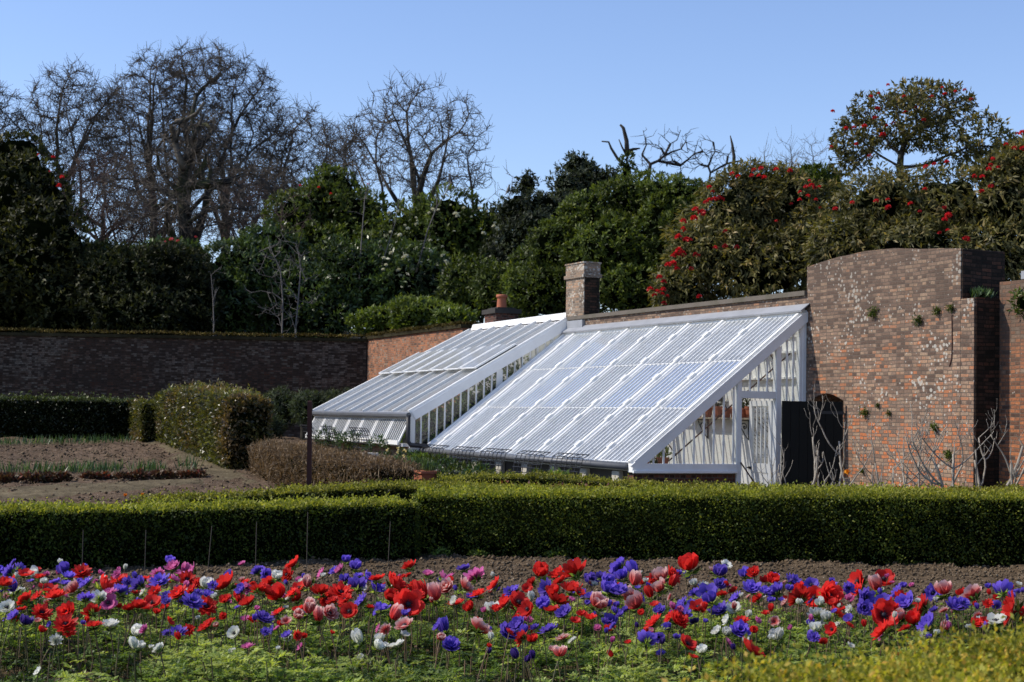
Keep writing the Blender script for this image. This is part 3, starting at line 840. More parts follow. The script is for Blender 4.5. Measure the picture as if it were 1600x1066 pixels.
for v in (0.2, 0.5, 0.8): m.tube([rp(0.35, v, -0.5), rp(0.35, v, -0.02)], 0.01, 5)
m.build('winding_rod', RUST, o)
MB().box(0, LBG + 0.02, 0.0, 0.12, HR - 0.13, HR + 0.02).build('ridge_board', WHITE, o)
m = MB(); m.hexa([(-0.09, 0.0, HR + 0.13), (LBG + 0.02, 0.0, HR + 0.13), (LBG + 0.02, 0.012, HR + 0.13), (-0.09, 0.012, HR + 0.13)][::1],
                 [(-0.09, 0.17, HR - 0.02), (LBG + 0.02, 0.17, HR - 0.02), (LBG + 0.02, 0.18, HR + 0.01), (-0.09, 0.18, HR + 0.01)])
m.build('lead_flashing', LEAD, o)
# eave plate, gutter
MB().box(0.0, LBG, WBG - 0.1, WBG - 0.01, HE - 0.14, HE - 0.03).build('eave_plate', WHITE, o)
m = MB(); m.tube([(0.12, WBG + 0.06, HE - 0.07), (LBG + 0.2, WBG + 0.06, HE - 0.05)], 0.055, 10); m.build('gutter', GUTTER, o, smooth=True)
# low front wall of stone piers
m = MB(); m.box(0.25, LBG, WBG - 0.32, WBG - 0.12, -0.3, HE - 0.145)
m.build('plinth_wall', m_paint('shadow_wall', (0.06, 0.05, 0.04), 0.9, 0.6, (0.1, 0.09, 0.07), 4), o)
for k in range(8):
    MB().box(0.55 + k * 1.15, 0.80 + k * 1.15, WBG - 0.115, WBG - 0.02, -0.3, HE - 0.16).build('stone_pier', STONE, o, bevel=0.02)
# gable
GX0, GX1 = 0.0, 0.055
zr = lambda y: HE + (WBG - y) * (HR - HE) / WBG            # roof underside line
m = MB(); m.bar((GX0 - 0.012, WBG + 0.06, zr(WBG + 0.06) - 0.02), (GX0 - 0.012, 0.0, HR - 0.02), 0.045, 0.145, nv, -0.05)
m.build('barge_board', WHITE, o)
YD0, YD1 = 0.60, 1.27                                       # door opening
m = MB()
m.box(GX0, GX1 + 0.05, 0.02, 0.13, -0.2, zr(0.08) - 0.08)
m.box(GX0 - 0.006, GX0 + 0.02, 0.003, 0.075, -0.2, zr(0.02) - 0.1)
m.box(GX0 - 0.01, GX1 + 0.04, YD0 - 0.10, YD0, -0.2, zr(YD0) - 0.14)
m.box(GX0 - 0.01, GX1 + 0.04, YD1, YD1 + 0.09, -0.2, zr(YD1) - 0.14)
m.box(GX0 - 0.004, GX1 + 0.04, YD0 + 0.002, YD1 - 0.002, 2.07, 2.19)
m.build('gable_frame', WHITE, o, bevel=0.006)
m = MB(); m.box(GX0 - 0.03, GX1 + 0.06, YD1 + 0.0895, WBG + 0.05, HE - 0.16, HE - 0.02); m.box(GX0 - 0.07, GX0 - 0.03, YD1 + 0.093, WBG + 0.05, HE - 0.17, HE - 0.13)
m.build('gable_sill', WHITE, o, bevel=0.006)
m = MB()
for j in range(10):
    y = YD1 + 0.09 + 0.055 + j * 0.187
    if zr(y) - 0.2 > HE: m.box(GX0 + 0.004, GX0 + 0.032, y - 0.013, y + 0.013, HE - 0.02, zr(y) - 0.12)
for j in range(1, 4):
    y = YD0 + (YD1 - YD0) * j / 4; m.box(GX0 + 0.004, GX0 + 0.032, y - 0.012, y + 0.012, 2.19, zr(y) - 0.12)
for j in range(1, 3):
    y = 0.13 + (YD0 - 0.1 - 0.13) * j / 3; m.box(GX0 + 0.004, GX0 + 0.032, y - 0.012, y + 0.012, 0.7, zr(y) - 0.12)
m.box(GX0 + 0.006, GX1, 0.131, YD0 - 0.101, 0.62, 0.72)
m.build('glazing_bars', WHITE, o)
g = MB(); gx = GX0 + 0.02
g.add([(gx, YD1 + 0.09, HE), (gx, WBG - 0.1, HE), (gx, YD1 + 0.09, zr(YD1 + 0.09) - 0.1)], [(0, 1, 2)])
g.add([(gx, YD0, 2.19), (gx, YD1, 2.19), (gx, YD1, zr(YD1) - 0.1), (gx, YD0, zr(YD0) - 0.1)], [(0, 1, 2, 3)])
g.add([(gx, 0.13, 0.72), (gx, YD0 - 0.1, 0.72), (gx, YD0 - 0.1, zr(YD0 - 0.1) - 0.1), (gx, 0.13, zr(0.13) - 0.1)], [(0, 1, 2, 3)])
g.build('gable_glass', CLEAR, o)
MB().box(GX0 + 0.006, GX1 + 0.1, 0.131, YD0 - 0.101, -0.2, 0.619).build('gable_panel', WHITE, o)
MB().box(0.02, 0.22, YD1 + 0.093, WBG, -0.3, HE - 0.172).build('gable_brickwork', BASEBRICK, o)
# inside: limewashed wall with ledges, floor, door standing open
m = MB(); m.box(0.06, LBG, 0.003, 0.03, -0.2, HR - 0.14); m.build('inner_wall', WHITEW, o)
m = MB()
for z in (2.42, 2.86, 3.13, 3.22, 3.31): m.box(0.15, LBG, 0.032, 0.15 if z < 3 else 0.09, z, z + 0.03)
m.build('wall_ledge', WHITEW, o)
MB().box(0.1, LBG, 0.03, WBG - 0.33, -0.15, 0.06).build('floor_slab', STONE, o)
MB().box(LBG - 0.06, LBG - 0.02, 0.03, WBG - 0.33, 0.06, 1.0).build('partition', WHITEW, o)
d = empty('door', (0.10, YD0 - 0.02, 0.06), 0); d.parent = o
m = MB(); dw, dh = 0.66, 1.98
m.box(0, 0.085, 0, 0.04, 0, dh); m.box(dw - 0.085, dw, 0, 0.04, 0, dh)
m.box(0.0855, dw - 0.0855, 0.001, 0.039, 0, 0.16); m.box(0.0855, dw - 0.0855, 0.001, 0.039, 0.78, 0.93); m.box(0.0855, dw - 0.0855, 0.001, 0.039, dh - 0.09, dh)
m.box(0.0855, dw - 0.0855, 0.012, 0.026, 0.16, 0.78)
for j in range(1, 4): x = 0.085 + (dw - 0.17) * j / 4; m.box(x - 0.011, x + 0.011, 0.004, 0.03, 0.93, dh - 0.09)
m.build('door_leaf', WHITE, d)
g = MB(); g.add([(0.0855, 0.018, 0.93), (dw - 0.0855, 0.018, 0.93), (dw - 0.0855, 0.018, dh - 0.09), (0.0855, 0.018, dh - 0.09)], [(0, 1, 2, 3)]); g.build('door_glass', CLEAR, d)
m = MB(); m.box(dw - 0.08, dw - 0.01, 0.041, 0.055, 0.83, 0.87); m.tube([(dw - 0.04, 0.045, 0.85), (dw - 0.04, 0.10, 0.85), (dw - 0.13, 0.10, 0.85)], 0.011, 6); m.build('door_handle', IRON, d)

# things kept inside
s = empty('wall_shelf', tuple(bgf(2.6, 0.0, 1.72)), RZ1, 'white shelf of terracotta pots on scrolled brackets inside the glasshouse', 'shelf')
MB().box(-1.35, 0.95, 0.034, 0.30, 0.0, 0.03).build('shelf_board', WOOD, s)
for bx in (-0.95, 0.4):
    m = MB(); m.box(bx - 0.012, bx + 0.012, 0.034, 0.05, -0.36, -0.002); m.box(bx - 0.012, bx + 0.012, 0.05, 0.27, -0.02, -0.002)
    sp = [(bx, 0.06 + 0.02 + (0.08 * math.exp(-t * 0.22)) * math.cos(t) + 0.05, -0.13 + (0.09 * math.exp(-t * 0.22)) * math.sin(t)) for t in np.linspace(0, 11, 40)]
    m.tube(sp, 0.009, 5); m.tube([(bx, 0.06, -0.34), (bx, 0.12, -0.27), (bx, 0.2, -0.14), (bx, 0.25, -0.03)], 0.009, 5)
    m.build('scroll_bracket', IRON, s)


def pot(name, p, h, r, label, group, plant=None):
    t = empty(name, tuple(p), 0, label, 'flower pot', group)
    MB().lathe([(0.0, 0.0), (r * 0.68, 0.0), (r * 0.92, h * 0.8), (r * 1.06, h * 0.8), (r * 1.06, h), (r * 0.95, h), (r * 0.9, h * 0.85), (0.0, h * 0.84)], k=14).build('pot', TERRA, t, smooth=False)
    if plant:
        lm = LM(); n = 120
        q = rdir(n) * np.array([0.09, 0.09, 0.1]) + np.array([0, 0, h + 0.08])
        lm.add(*leaves(q, rdir(n) + np.array([0, 0, 0.5]), 0.08, 0.03, rng.random(n))); lm.build('plant', plant, t)
    return t


ords = ['first', 'second', 'third', 'fourth', 'fifth', 'sixth', 'seventh', 'eighth', 'ninth', 'tenth', 'eleventh', 'twelfth', 'thirteenth', 'fourteenth', 'fifteenth', 'sixteenth', 'seventeenth', 'eighteenth', 'nineteenth', 'twentieth']
for k, (dx, h, r) in enumerate([(-1.2, 0.2, 0.10), (-0.98, 0.17, 0.09), (-0.7, 0.19, 0.10), (-0.42, 0.17, 0.09), (-0.15, 0.2, 0.1), (0.2, 0.18, 0.095), (0.55, 0.2, 0.1)]):
    p = bgf(2.6 + dx, 0.17, 1.752)
    pot('flower_pot', p, h, r, f'terracotta pot on the glasshouse shelf, {ords[k]} counted from the open door', 'pots on the glasshouse shelf', L_GREY if k in (1, 4, 5) else None)
for k, (x, y) in enumerate([(0.5, 2.45), (0.6, 2.75), (1.1, 2.2)]):
    p = bgf(x, y, 0.9 if k < 2 else 0.75)
    st = empty('plant_stand', tuple(bgf(x, y, 0.06)), RZ1, 'narrow wooden stand under a potted plant behind the gable glass, ' + ['nearest the door side', 'nearest the front eave', 'furthest inside'][k], 'plant stand')
    hgt_ = p[2] - 0.06
    MB().box(-0.16, 0.16, -0.12, 0.12, hgt_ - 0.035, hgt_ - 0.002).build('top', WOOD, st)
    for sx in (-0.13, 0.13):
        MB().box(sx - 0.02, sx + 0.02, -0.1, 0.1, 0, hgt_ - 0.036).build('leg', WOOD, st)
    pot('flower_pot', p, 0.18, 0.1, 'potted leafy plant low behind the gable glass, ' + ['nearest the door side', 'nearest the front eave', 'furthest inside'][k], 'pots behind the gable glass', L_LAUREL if k else L_FERN)
# iron rod leaning across the doorway
a, b = bgf(-0.02, YD1 + 0.02, 1.02), bgf(-0.75, 0.95, 0.03)
m = MB(); m.tube([a - a, b - a], 0.014, 6)
tag(m.build('iron_rod', RUST, None, tuple(a)), 'thin dark iron rod leaning across the glasshouse doorway', 'rod')
# dark door leaf of the passage
j = bgf(-1.06, 0.03); t = empty('plank_door', (j[0], j[1], 0), math.radians(181), 'very dark plank door swung open beside the arched doorway', 'door')
m = MB(); w_, n_ = 0.98, 7
for k in range(n_): m.box(0.02 + k * w_ / n_, 0.02 + (k + 1) * w_ / n_ - 0.006, 0, 0.045, 0.04, 2.03)
m.build('planks', DOORBLACK, t)
m = MB()
for z in (0.3, 1.1, 1.8): m.box(0.03, w_, -0.03, -0.001, z, z + 0.11)
m.build('ledges', DOORBLACK, t)
m = MB()
for z in (0.33, 1.83): m.box(0.0, 0.5, 0.046, 0.054, z, z + 0.05)
m.build('hinge', IRON, t)

# ------------------------------------------------------------------ small glasshouse
R1, R2 = Vector((1.21, 34.37, 3.84)), Vector((-1.06, 40.14, 3.86))
E1, E2 = Vector((-2.09, 33.07, 1.75)), Vector((-5.02, 40.5, 1.75))
S0 = Vector((E1.x, E1.y, 0))
o = empty('glasshouse', tuple(S0), 0, 'smaller grey roofed lean-to glasshouse with propped front sashes', 'greenhouse')
GHS = o
R1, R2, E1, E2 = R1 - S0, R2 - S0, E1 - S0, E2 - S0


def rq(u, v, off=0.0):
    n = ((E2 - E1).cross(R1 - E1)).normalized()
    if n.z < 0: n = -n
    return (E1.lerp(E2, u)).lerp(R1.lerp(R2, u), v) + n * off


n2 = (rq(0, 0, 1) - rq(0, 0)).normalized()
for i in range(8):
    u = i / 7
    MB().bar(rq(u, -0.01), rq(u, 1.0), 0.06 if 0 < i < 7 else 0.09, 0.10, n2, 0.02).build('rafter', WHITE, o)
for i in range(7):
    u0, u1 = i / 7 + 0.008, (i + 1) / 7 - 0.008
    for k, (v0, v1, off) in enumerate(((-0.01, 0.47, 0.01), (0.48, 0.99, 0.01))):
        m = MB()
        m.bar(rq(u0, v0), rq(u1, v0), 0.05, 0.03, n2, off)
        for f in (0.25, 0.5, 0.75): m.bar(rq(u0 + (u1 - u0) * f, v0), rq(u0 + (u1 - u0) * f, v1), 0.014, 0.02, n2, off - 0.004)
        fr = m.build('roof_light', LEAD, o)
        g = MB(); g.add([rq(u0, v0, off), rq(u1, v0, off), rq(u1, v1, off), rq(u0, v1, off)], [(0, 1, 2, 3)]); g.build('glass', OLDGLASS, fr)
    # raised ventilator in the middle of each bay
    m = MB(); a_, b_ = 0.42, 0.68
    ha, hb = 0.12, 0.12
    q = [rq(u0, a_, ha), rq(u1, a_, ha), rq(u1, b_, hb), rq(u0, b_, hb)]
    for p_, r_ in ((q[1], q[2]), (q[3], q[0])): m.bar(p_, r_, 0.055, 0.04, n2, 0.0)
    m.bar(q[0].lerp(q[1], 0.02), q[0].lerp(q[1], 0.98), 0.025, 0.02, n2, 0.0)
    fr = m.build('roof_vent', WHITE, o)
    g = MB(); g.add([p_ + n2 * 0.005 for p_ in q], [(0, 1, 2, 3)]); g.build('glass', OLDGLASS, fr)
    MB().hexa([rq(u0, a_, 0.03), rq(u0, b_, 0.03), rq(u0, b_, hb - 0.03), rq(u0, a_, ha - 0.03)], [rq(u0 + 0.006, a_, 0.03), rq(u0 + 0.006, b_, 0.03), rq(u0 + 0.006, b_, hb - 0.03), rq(u0 + 0.006, a_, ha - 0.03)]).build('vent_cheek', m_paint('painted_shade', (0.05, 0.052, 0.055), 0.8, 0.3, (0.1, 0.1, 0.1)) if i == 0 else bpy.data.materials['painted_shade'], fr)  # shadow on the raised sash side painted as a dark cheek
al = (E2 - E1).normalized()
ww = (R1 - E1); ww.z = 0; wl = ww.length; wd = ww.normalized()
# ridge strip, barge board, gable
m = MB(); m.hexa([R1 + Vector((0, 0, 0.02)), R2 + Vector((0, 0, 0.02)), R2 + Vector((0, 0, 0.17)) + wd * 0.05, R1 + Vector((0, 0, 0.17)) + wd * 0.05],
                 [R1 + wd * 0.12 + Vector((0, 0, 0.02)), R2 + wd * 0.12 + Vector((0, 0, 0.02)), R2 + wd * 0.14 + Vector((0, 0, 0.17)), R1 + wd * 0.14 + Vector((0, 0, 0.17))])
m.build('ridge_strip', WHITE, o)
for (E_, R_), off in (((E1, R1), -0.05), ((E2, R2), 0.05)):
    m = MB(); m.bar(E_ + al * off + Vector((0, 0, -0.02)), R_ + al * off + Vector((0, 0, -0.02)), 0.05, 0.19, n2, -0.06); m.build('barge_board', WHITE, o)
SZ = 1.02
slope = (R1.z - E1.z) / wl
ptg = lambda t, z: Vector((E1.x + wd.x * t, E1.y + wd.y * t, z))
m = MB()
for k in range(19):
    t_ = 0.22 + 0.175 * k; zt = E1.z + slope * t_ - 0.2
    w_ = 0.026
    if k == 10: w_ = 0.14
    m.bar(ptg(t_, SZ), ptg(t_, zt), w_, 0.04, al)
m.bar(ptg(0.02, SZ - 0.1), ptg(0.02, E1.z), 0.11, 0.11, al)
m.bar(ptg(0.0, SZ - 0.03), ptg(wl, SZ - 0.03), 0.1, 0.1)
m.build('gable_frame', WHITE, o)
g = MB(); g.add([ptg(0.08, SZ), ptg(wl - 0.05, SZ), ptg(wl - 0.05, R1.z - 0.2), ptg(0.08, E1.z - 0.1)], [(0, 1, 2, 3)]); g.build('gable_glass', CLEAR, o)
m = MB(); m.hexa([ptg(0.0, -0.2), ptg(wl, -0.2), ptg(wl, SZ - 0.09), ptg(0.0, SZ - 0.09)], [ptg(0.0, -0.2) + al * 0.2, ptg(wl, -0.2) + al * 0.2, ptg(wl, SZ - 0.09) + al * 0.2, ptg(0, SZ - 0.09) + al * 0.2])
m.build('gable_brickwork', REDBRICK, o)
outv = Vector((-(wd.x), -(wd.y), 0))
fl = (E2 - E1).length
m = MB(); m.hexa([E1 + Vector((0, 0, -1.95)), E2 + Vector((0, 0, -1.95)), E2 + Vector((0, 0, -0.72)), E1 + Vector((0, 0, -0.72))], [p + wd * 0.2 for p in (E1 + Vector((0, 0, -1.95)), E2 + Vector((0, 0, -1.95)), E2 + Vector((0, 0, -0.72)), E1 + Vector((0, 0, -0.72)))])
m.build('front_wall', m_brick('pale_brick', [(0, (0.25, 0.16, 0.12)), (1, (0.5, 0.38, 0.3))], (0.35, 0.3, 0.25), 0.3, grime_amt=0.3), o)
m = MB(); m.bar(E1 + Vector((0, 0, -0.69)) + outv * 0.05, E2 + Vector((0, 0, -0.69)) + outv * 0.05, 0.26, 0.06); m.build('front_sill', WHITE, o)
m = MB(); m.bar(E1 + Vector((0, 0, -0.08)), E2 + Vector((0, 0, -0.08)), 0.10, 0.10); m.build('eave_plate', WHITE, o)
m = MB(); m.tube([E1 - al * 0.15 + outv * 0.1 + Vector((0, 0, -0.06)), E2 + outv * 0.1 + Vector((0, 0, -0.05))], 0.06, 8); m.build('gutter', GUTTER, o)
m = MB(); a_ = E1 - al * 0.12 + outv * 0.1
m.tube([a_ + Vector((0, 0, -0.06)), a_ + Vector((0, 0, -0.6)), a_ + Vector((0.06, -0.02, -0.68)), a_ + Vector((0.4, -0.06, -0.7)), a_ + Vector((0.5, -0.08, -0.8)), a_ + Vector((0.5, -0.08, -1.5))], 0.05, 8); m.build('downpipe', IRON, o, smooth=True)
m = MB(); m.box(-0.02, 0.12, -0.02, 0.12, 0, 0)
for i in range(7):
    u0, u1 = i / 7 + 0.012, (i + 1) / 7 - 0.004
    ta, tb = E1.lerp(E2, u0), E1.lerp(E2, u1)
    top = Vector((0, 0, -0.13)); bot = Vector((0, 0, -0.64)) + outv * 0.24
    m = MB(); fn = (outv * 0.9 + Vector((0, 0, 0.4))).normalized()
    for k in range(8):
        f = k / 7; p_ = ta.lerp(tb, f); m.bar(p_ + top, p_ + bot, 0.024 if 0 < k < 7 else 0.07, 0.025, fn)
    m.bar(ta + bot, tb + bot, 0.04, 0.09, Vector((0, 0, 1))); m.bar(ta + top, tb + top, 0.04, 0.05, Vector((0, 0, 1)))
    fr = m.build('front_sash', WHITE, o)
    g = MB(); g.add([ta + top, tb + top, tb + bot, ta + bot], [(0, 1, 2, 3)]); g.build('glass', SASHGLASS, fr)
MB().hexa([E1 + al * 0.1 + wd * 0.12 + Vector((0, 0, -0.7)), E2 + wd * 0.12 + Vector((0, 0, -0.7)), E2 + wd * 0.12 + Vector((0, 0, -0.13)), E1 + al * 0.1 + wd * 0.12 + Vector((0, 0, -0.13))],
          [E1 + al * 0.1 + wd * 0.15 + Vector((0, 0, -0.7)), E2 + wd * 0.15 + Vector((0, 0, -0.7)), E2 + wd * 0.15 + Vector((0, 0, -0.13)), E1 + al * 0.1 + wd * 0.15 + Vector((0, 0, -0.13))]).build('painted_inner_shade', bpy.data.materials['painted_shade'], o)  # added dark sheet, paints the shade inside behind the sashes
g = MB(); g.add([R1 - wd * 0.06 + Vector((0, 0, -3.9)), R2 - wd * 0.06 + Vector((0, 0, -3.9)), R2 - wd * 0.06 + Vector((0, 0, -0.02)), R1 - wd * 0.06 + Vector((0, 0, -0.02))], [(0, 1, 2, 3)]); g.build('inner_wall', WHITEW, o)
# plants filling the inside, seen through the gable glass
lm = LM()
for k in range(14):
    t_ = 0.4 + (k % 7) * 0.45; ht = (E1.z + slope * t_ - 0.62 - SZ) * 0.5; c_ = ptg(t_, SZ + ht) + al * (0.75 if k < 7 else 1.9) + S0
    bush(lm, [(c_.x, c_.y, c_.z, 0.46, 0.4, ht + 0.15)], 620, 0.10, 5, 0.45, seed=77 + k, front=False, core=0.55)
tag(lm.build('vine', L_FERN), 'green leafy vine filling the smaller glasshouse behind its gable glass', 'vine')


# ------------------------------------------------------------------ wire racks along the glasshouse fronts
def rack(p, rz, w, h, dep, label, group, lean=0.0):
    t = empty('wire_rack', tuple(p), rz, label, 'wire rack', group)
    m = MB(); n = max(3, int(w / 0.17))
    prof = [(0.0, -h * 0.7), (0.02, 0), (dep * 0.35, h * 0.75), (dep * 0.9, h)]
    for k in range(n + 1):
        x = w * k / n; m.tube([(x, y, z) for y, z in prof], 0.008, 4)
    m.build('upright_bars', IRON, t)
    m = MB()
    for y, z in [(0.0, -h * 0.7), (0.0, -h * 0.3), (0.02, 0), (dep * 0.18, h * 0.38), (dep * 0.35, h * 0.75), (dep * 0.9, h)]: m.tube([(0, y - 0.012, z), (w, y - 0.012, z)], 0.008, 4)
    m.build('cross_bars', IRON, t)
    return t


rzs = math.atan2(al.y, al.x)
for k, (u, w) in enumerate(((0.93, 1.05), (0.68, 1.1), (0.36, 1.35))):
    p = S0 + E1.lerp(E2, u) + outv * 0.42 + Vector((0, 0, -0.62))
    rack(p, rzs + PI, w, 0.26, -0.12, ['black wire rack before the small glasshouse front, nearest the rusty post', 'black wire rack before the small glasshouse front, the middle one', 'black wire rack before the small glasshouse front, widest and nearest the downpipe'][k], 'wire racks before the small glasshouse')
for k, x in enumerate((8.5, 6.95, 5.5, 3.9, 2.45)):
    p = bgf(x, WBG + 0.30, HE - 0.14)
    rack(p, RZ1 + PI, 1.12, 0.22, 0.22, f'black wire rack under the large roof eave, {ords[k]} from the small glasshouse', 'wire racks under the large eave')
for k, x in enumerate((8.4, 6.6, 5.0, 2.3)):
    p = bgf(x, WBG + 0.45, 0.62 if k < 3 else 0.5)
    t = empty('pipe_rail', tuple(p), RZ1, f'grey pipe rail in the plants before the large roof, {ords[k]} from the small glasshouse', 'rail', 'pipe rails before the large roof')
    MB().tube([(0, 0, 0), (-1.5, 0.02, -0.02)], 0.028, 8).build('pipe', GUTTER, t, smooth=True)
    for xx in (0.1, -1.4): MB().tube([(xx, 0.0, -0.02), (xx, 0.0, -0.75)], 0.018, 6).build('leg', IRON, t)

# ------------------------------------------------------------------ clipped hedges
def hedge(name, label, group, pts, width, heights, dens, leaf, mat, cat='hedge', **k):
    lm = LM(); hedge_leaves(lm, pts, width, heights, dens, leaf, **k)
    return tag(lm.build(name, mat), label, cat, group)


BH = 'low box hedges'
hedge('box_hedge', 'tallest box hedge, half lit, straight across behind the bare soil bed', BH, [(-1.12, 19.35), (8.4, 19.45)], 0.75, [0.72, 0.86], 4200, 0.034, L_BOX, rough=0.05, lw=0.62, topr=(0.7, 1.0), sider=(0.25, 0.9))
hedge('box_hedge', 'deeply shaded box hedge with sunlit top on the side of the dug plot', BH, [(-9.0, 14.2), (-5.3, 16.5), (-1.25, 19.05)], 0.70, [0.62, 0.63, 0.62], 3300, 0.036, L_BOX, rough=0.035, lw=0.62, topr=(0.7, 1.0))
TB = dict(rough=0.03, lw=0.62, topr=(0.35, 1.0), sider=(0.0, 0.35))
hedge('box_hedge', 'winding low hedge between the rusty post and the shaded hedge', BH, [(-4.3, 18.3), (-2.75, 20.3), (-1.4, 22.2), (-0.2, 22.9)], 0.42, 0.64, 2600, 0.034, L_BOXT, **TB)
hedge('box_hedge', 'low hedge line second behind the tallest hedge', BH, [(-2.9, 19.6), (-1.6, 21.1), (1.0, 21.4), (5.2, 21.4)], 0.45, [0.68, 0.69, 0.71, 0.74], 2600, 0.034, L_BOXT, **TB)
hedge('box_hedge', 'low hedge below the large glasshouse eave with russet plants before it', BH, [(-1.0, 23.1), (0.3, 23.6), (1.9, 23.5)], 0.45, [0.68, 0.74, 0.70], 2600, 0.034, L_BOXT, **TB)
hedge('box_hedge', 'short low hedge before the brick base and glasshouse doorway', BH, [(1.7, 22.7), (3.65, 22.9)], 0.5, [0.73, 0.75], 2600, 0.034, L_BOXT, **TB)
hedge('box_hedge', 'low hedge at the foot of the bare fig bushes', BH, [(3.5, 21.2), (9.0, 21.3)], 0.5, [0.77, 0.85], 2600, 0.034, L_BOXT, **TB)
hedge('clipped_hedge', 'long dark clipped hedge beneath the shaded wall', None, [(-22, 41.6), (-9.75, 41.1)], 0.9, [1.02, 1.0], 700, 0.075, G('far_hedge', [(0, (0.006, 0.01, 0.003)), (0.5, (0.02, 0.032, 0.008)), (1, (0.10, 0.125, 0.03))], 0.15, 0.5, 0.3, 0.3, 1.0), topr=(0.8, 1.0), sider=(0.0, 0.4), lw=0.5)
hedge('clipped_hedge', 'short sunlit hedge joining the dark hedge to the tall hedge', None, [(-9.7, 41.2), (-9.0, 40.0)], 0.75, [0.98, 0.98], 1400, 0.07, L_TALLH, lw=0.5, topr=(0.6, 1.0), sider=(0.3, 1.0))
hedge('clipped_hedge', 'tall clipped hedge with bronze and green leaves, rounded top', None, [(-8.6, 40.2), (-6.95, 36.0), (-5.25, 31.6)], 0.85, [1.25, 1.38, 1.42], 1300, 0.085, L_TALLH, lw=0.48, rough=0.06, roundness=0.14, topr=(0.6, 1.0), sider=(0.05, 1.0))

# brown hedge: twigs and dead leaves
lm = LM()
bp = [(-4.75, 31.0), (-3.7, 28.2), (-1.75, 24.2)]
hedge_leaves(lm, bp, 0.7, [0.55, 0.68, 0.80], 1700, 0.06, 0.26, rough=0.05, roundness=0.10, topr=(0.3, 0.8), sider=(0.0, 0.9))
n = 9000
s = rng.random(n); seg = (s * 2).astype(int).clip(0, 1); f = s * 2 - seg
bpA = np.array(bp); q = bpA[seg] * (1 - f)[:, None] + bpA[seg + 1] * f[:, None]
q = q + rng.uniform(-.37, .37, (n, 2)); hh = np.interp(s, [0, .5, 1], [0.55, 0.68, 0.80])
zz = hgt(q[:, 0], q[:, 1]) + rng.random(n) * hh * 0.85
lm.add(*leaves(np.column_stack([q, zz]), rdir(n) * 0.45 + np.array([0, 0, 1.0]), rng.uniform(.1, .32, n), 0.012, rng.random(n) ** 0.6 * 0.95))
tag(lm.build('beech_hedge', L_BEECH), 'leafless brown twiggy hedge along the plot beside the rusty post', 'hedge')

# golden hedge right by the viewer
hedge('golden_hedge', 'yellow green leafy hedge closest to the viewer in front of the flower bed', None, [(0.05, 3.3), (0.85, 3.95), (2.9, 5.75)], 1.1, [0.87, 0.91, 0.925], 13000, 0.021, L_NEAR, lw=0.55, rough=0.06, zf=lambda x, y: 0.0, topr=(0.1, 1.0), sider=(0.0, 0.8))

# rusty post
p = np.array([-2.88, 22.55]); t = empty('iron_post', (p[0], p[1], 0), 0.3, 'slim rusty square iron post standing before the brown hedge', 'post')
m = MB(); m.tube([(0.03, 0, -0.2), (0.015, 0, 0.9), (0.0, 0, 1.86)], 0.045, 4); m.build('shaft', RUST, t)
m = MB(); m.tube([(0.0, 0, 1.86), (0, 0, 1.875)], [0.04, 0.03], 4); m.build('top_cap', RUST, t)
# thin canes leaning on the shaded hedge
for k, (px, l0, py) in enumerate(((130, 0.0, 828), (228, 0.0, 828), (326, 0.05, 822), (401, 0.0, 815), (481, 0.0, 800), (608, 0.02, 815))):
    b = gnd(px - 2, 908 - 0.035 * px); top = at(px + l0 * 100, py, b[1] + 0.06)
    m = MB(); m.tube([(0, 0, -0.05), tuple(top - b)], [0.005, 0.004], 5)
    tag(m.build('garden_cane', TWIG, None, tuple(b)), f'thin cane upright against the dark hedge, {ords[k]} from the far end of the bed', 'cane', 'canes against the shaded hedge')

# ------------------------------------------------------------------ plants in the dug plot and by the glasshouse
def clump(name, p, n, ln, w, mat, label, cat, group, spread=0.1, lean=0.35, extra=None):
    lm = LM(); P = np.column_stack([rng.normal(0, spread, (n, 2)), np.zeros(n)])
    D = np.column_stack([rng.normal(0, lean, (n, 2)), np.ones(n)])
    lm.add(*leaves(P, D, ln * rng.uniform(0.6, 1.15, n), w, rng.random(n), fold=0.05))
    if extra is None: return tag(lm.build(name, mat, None, tuple(p)), label, cat, group)
    t = empty(name, tuple(p), 0, label, cat, group); lm.build('leaves', mat, t)
    l2 = LM(); em, en, ez, es = extra
    for k in range(en):
        c = np.array([rng.normal(0, spread), rng.normal(0, spread), ez * rng.uniform(0.85, 1.1)])
        l2 = LM(); l2.add(*leaves(np.tile(c, (9, 1)), rdir(9) + np.array([0, -0.4, 0.2]), es, es * 0.6, rng.random(9))); l2.build('blossom', em, t)
    return t


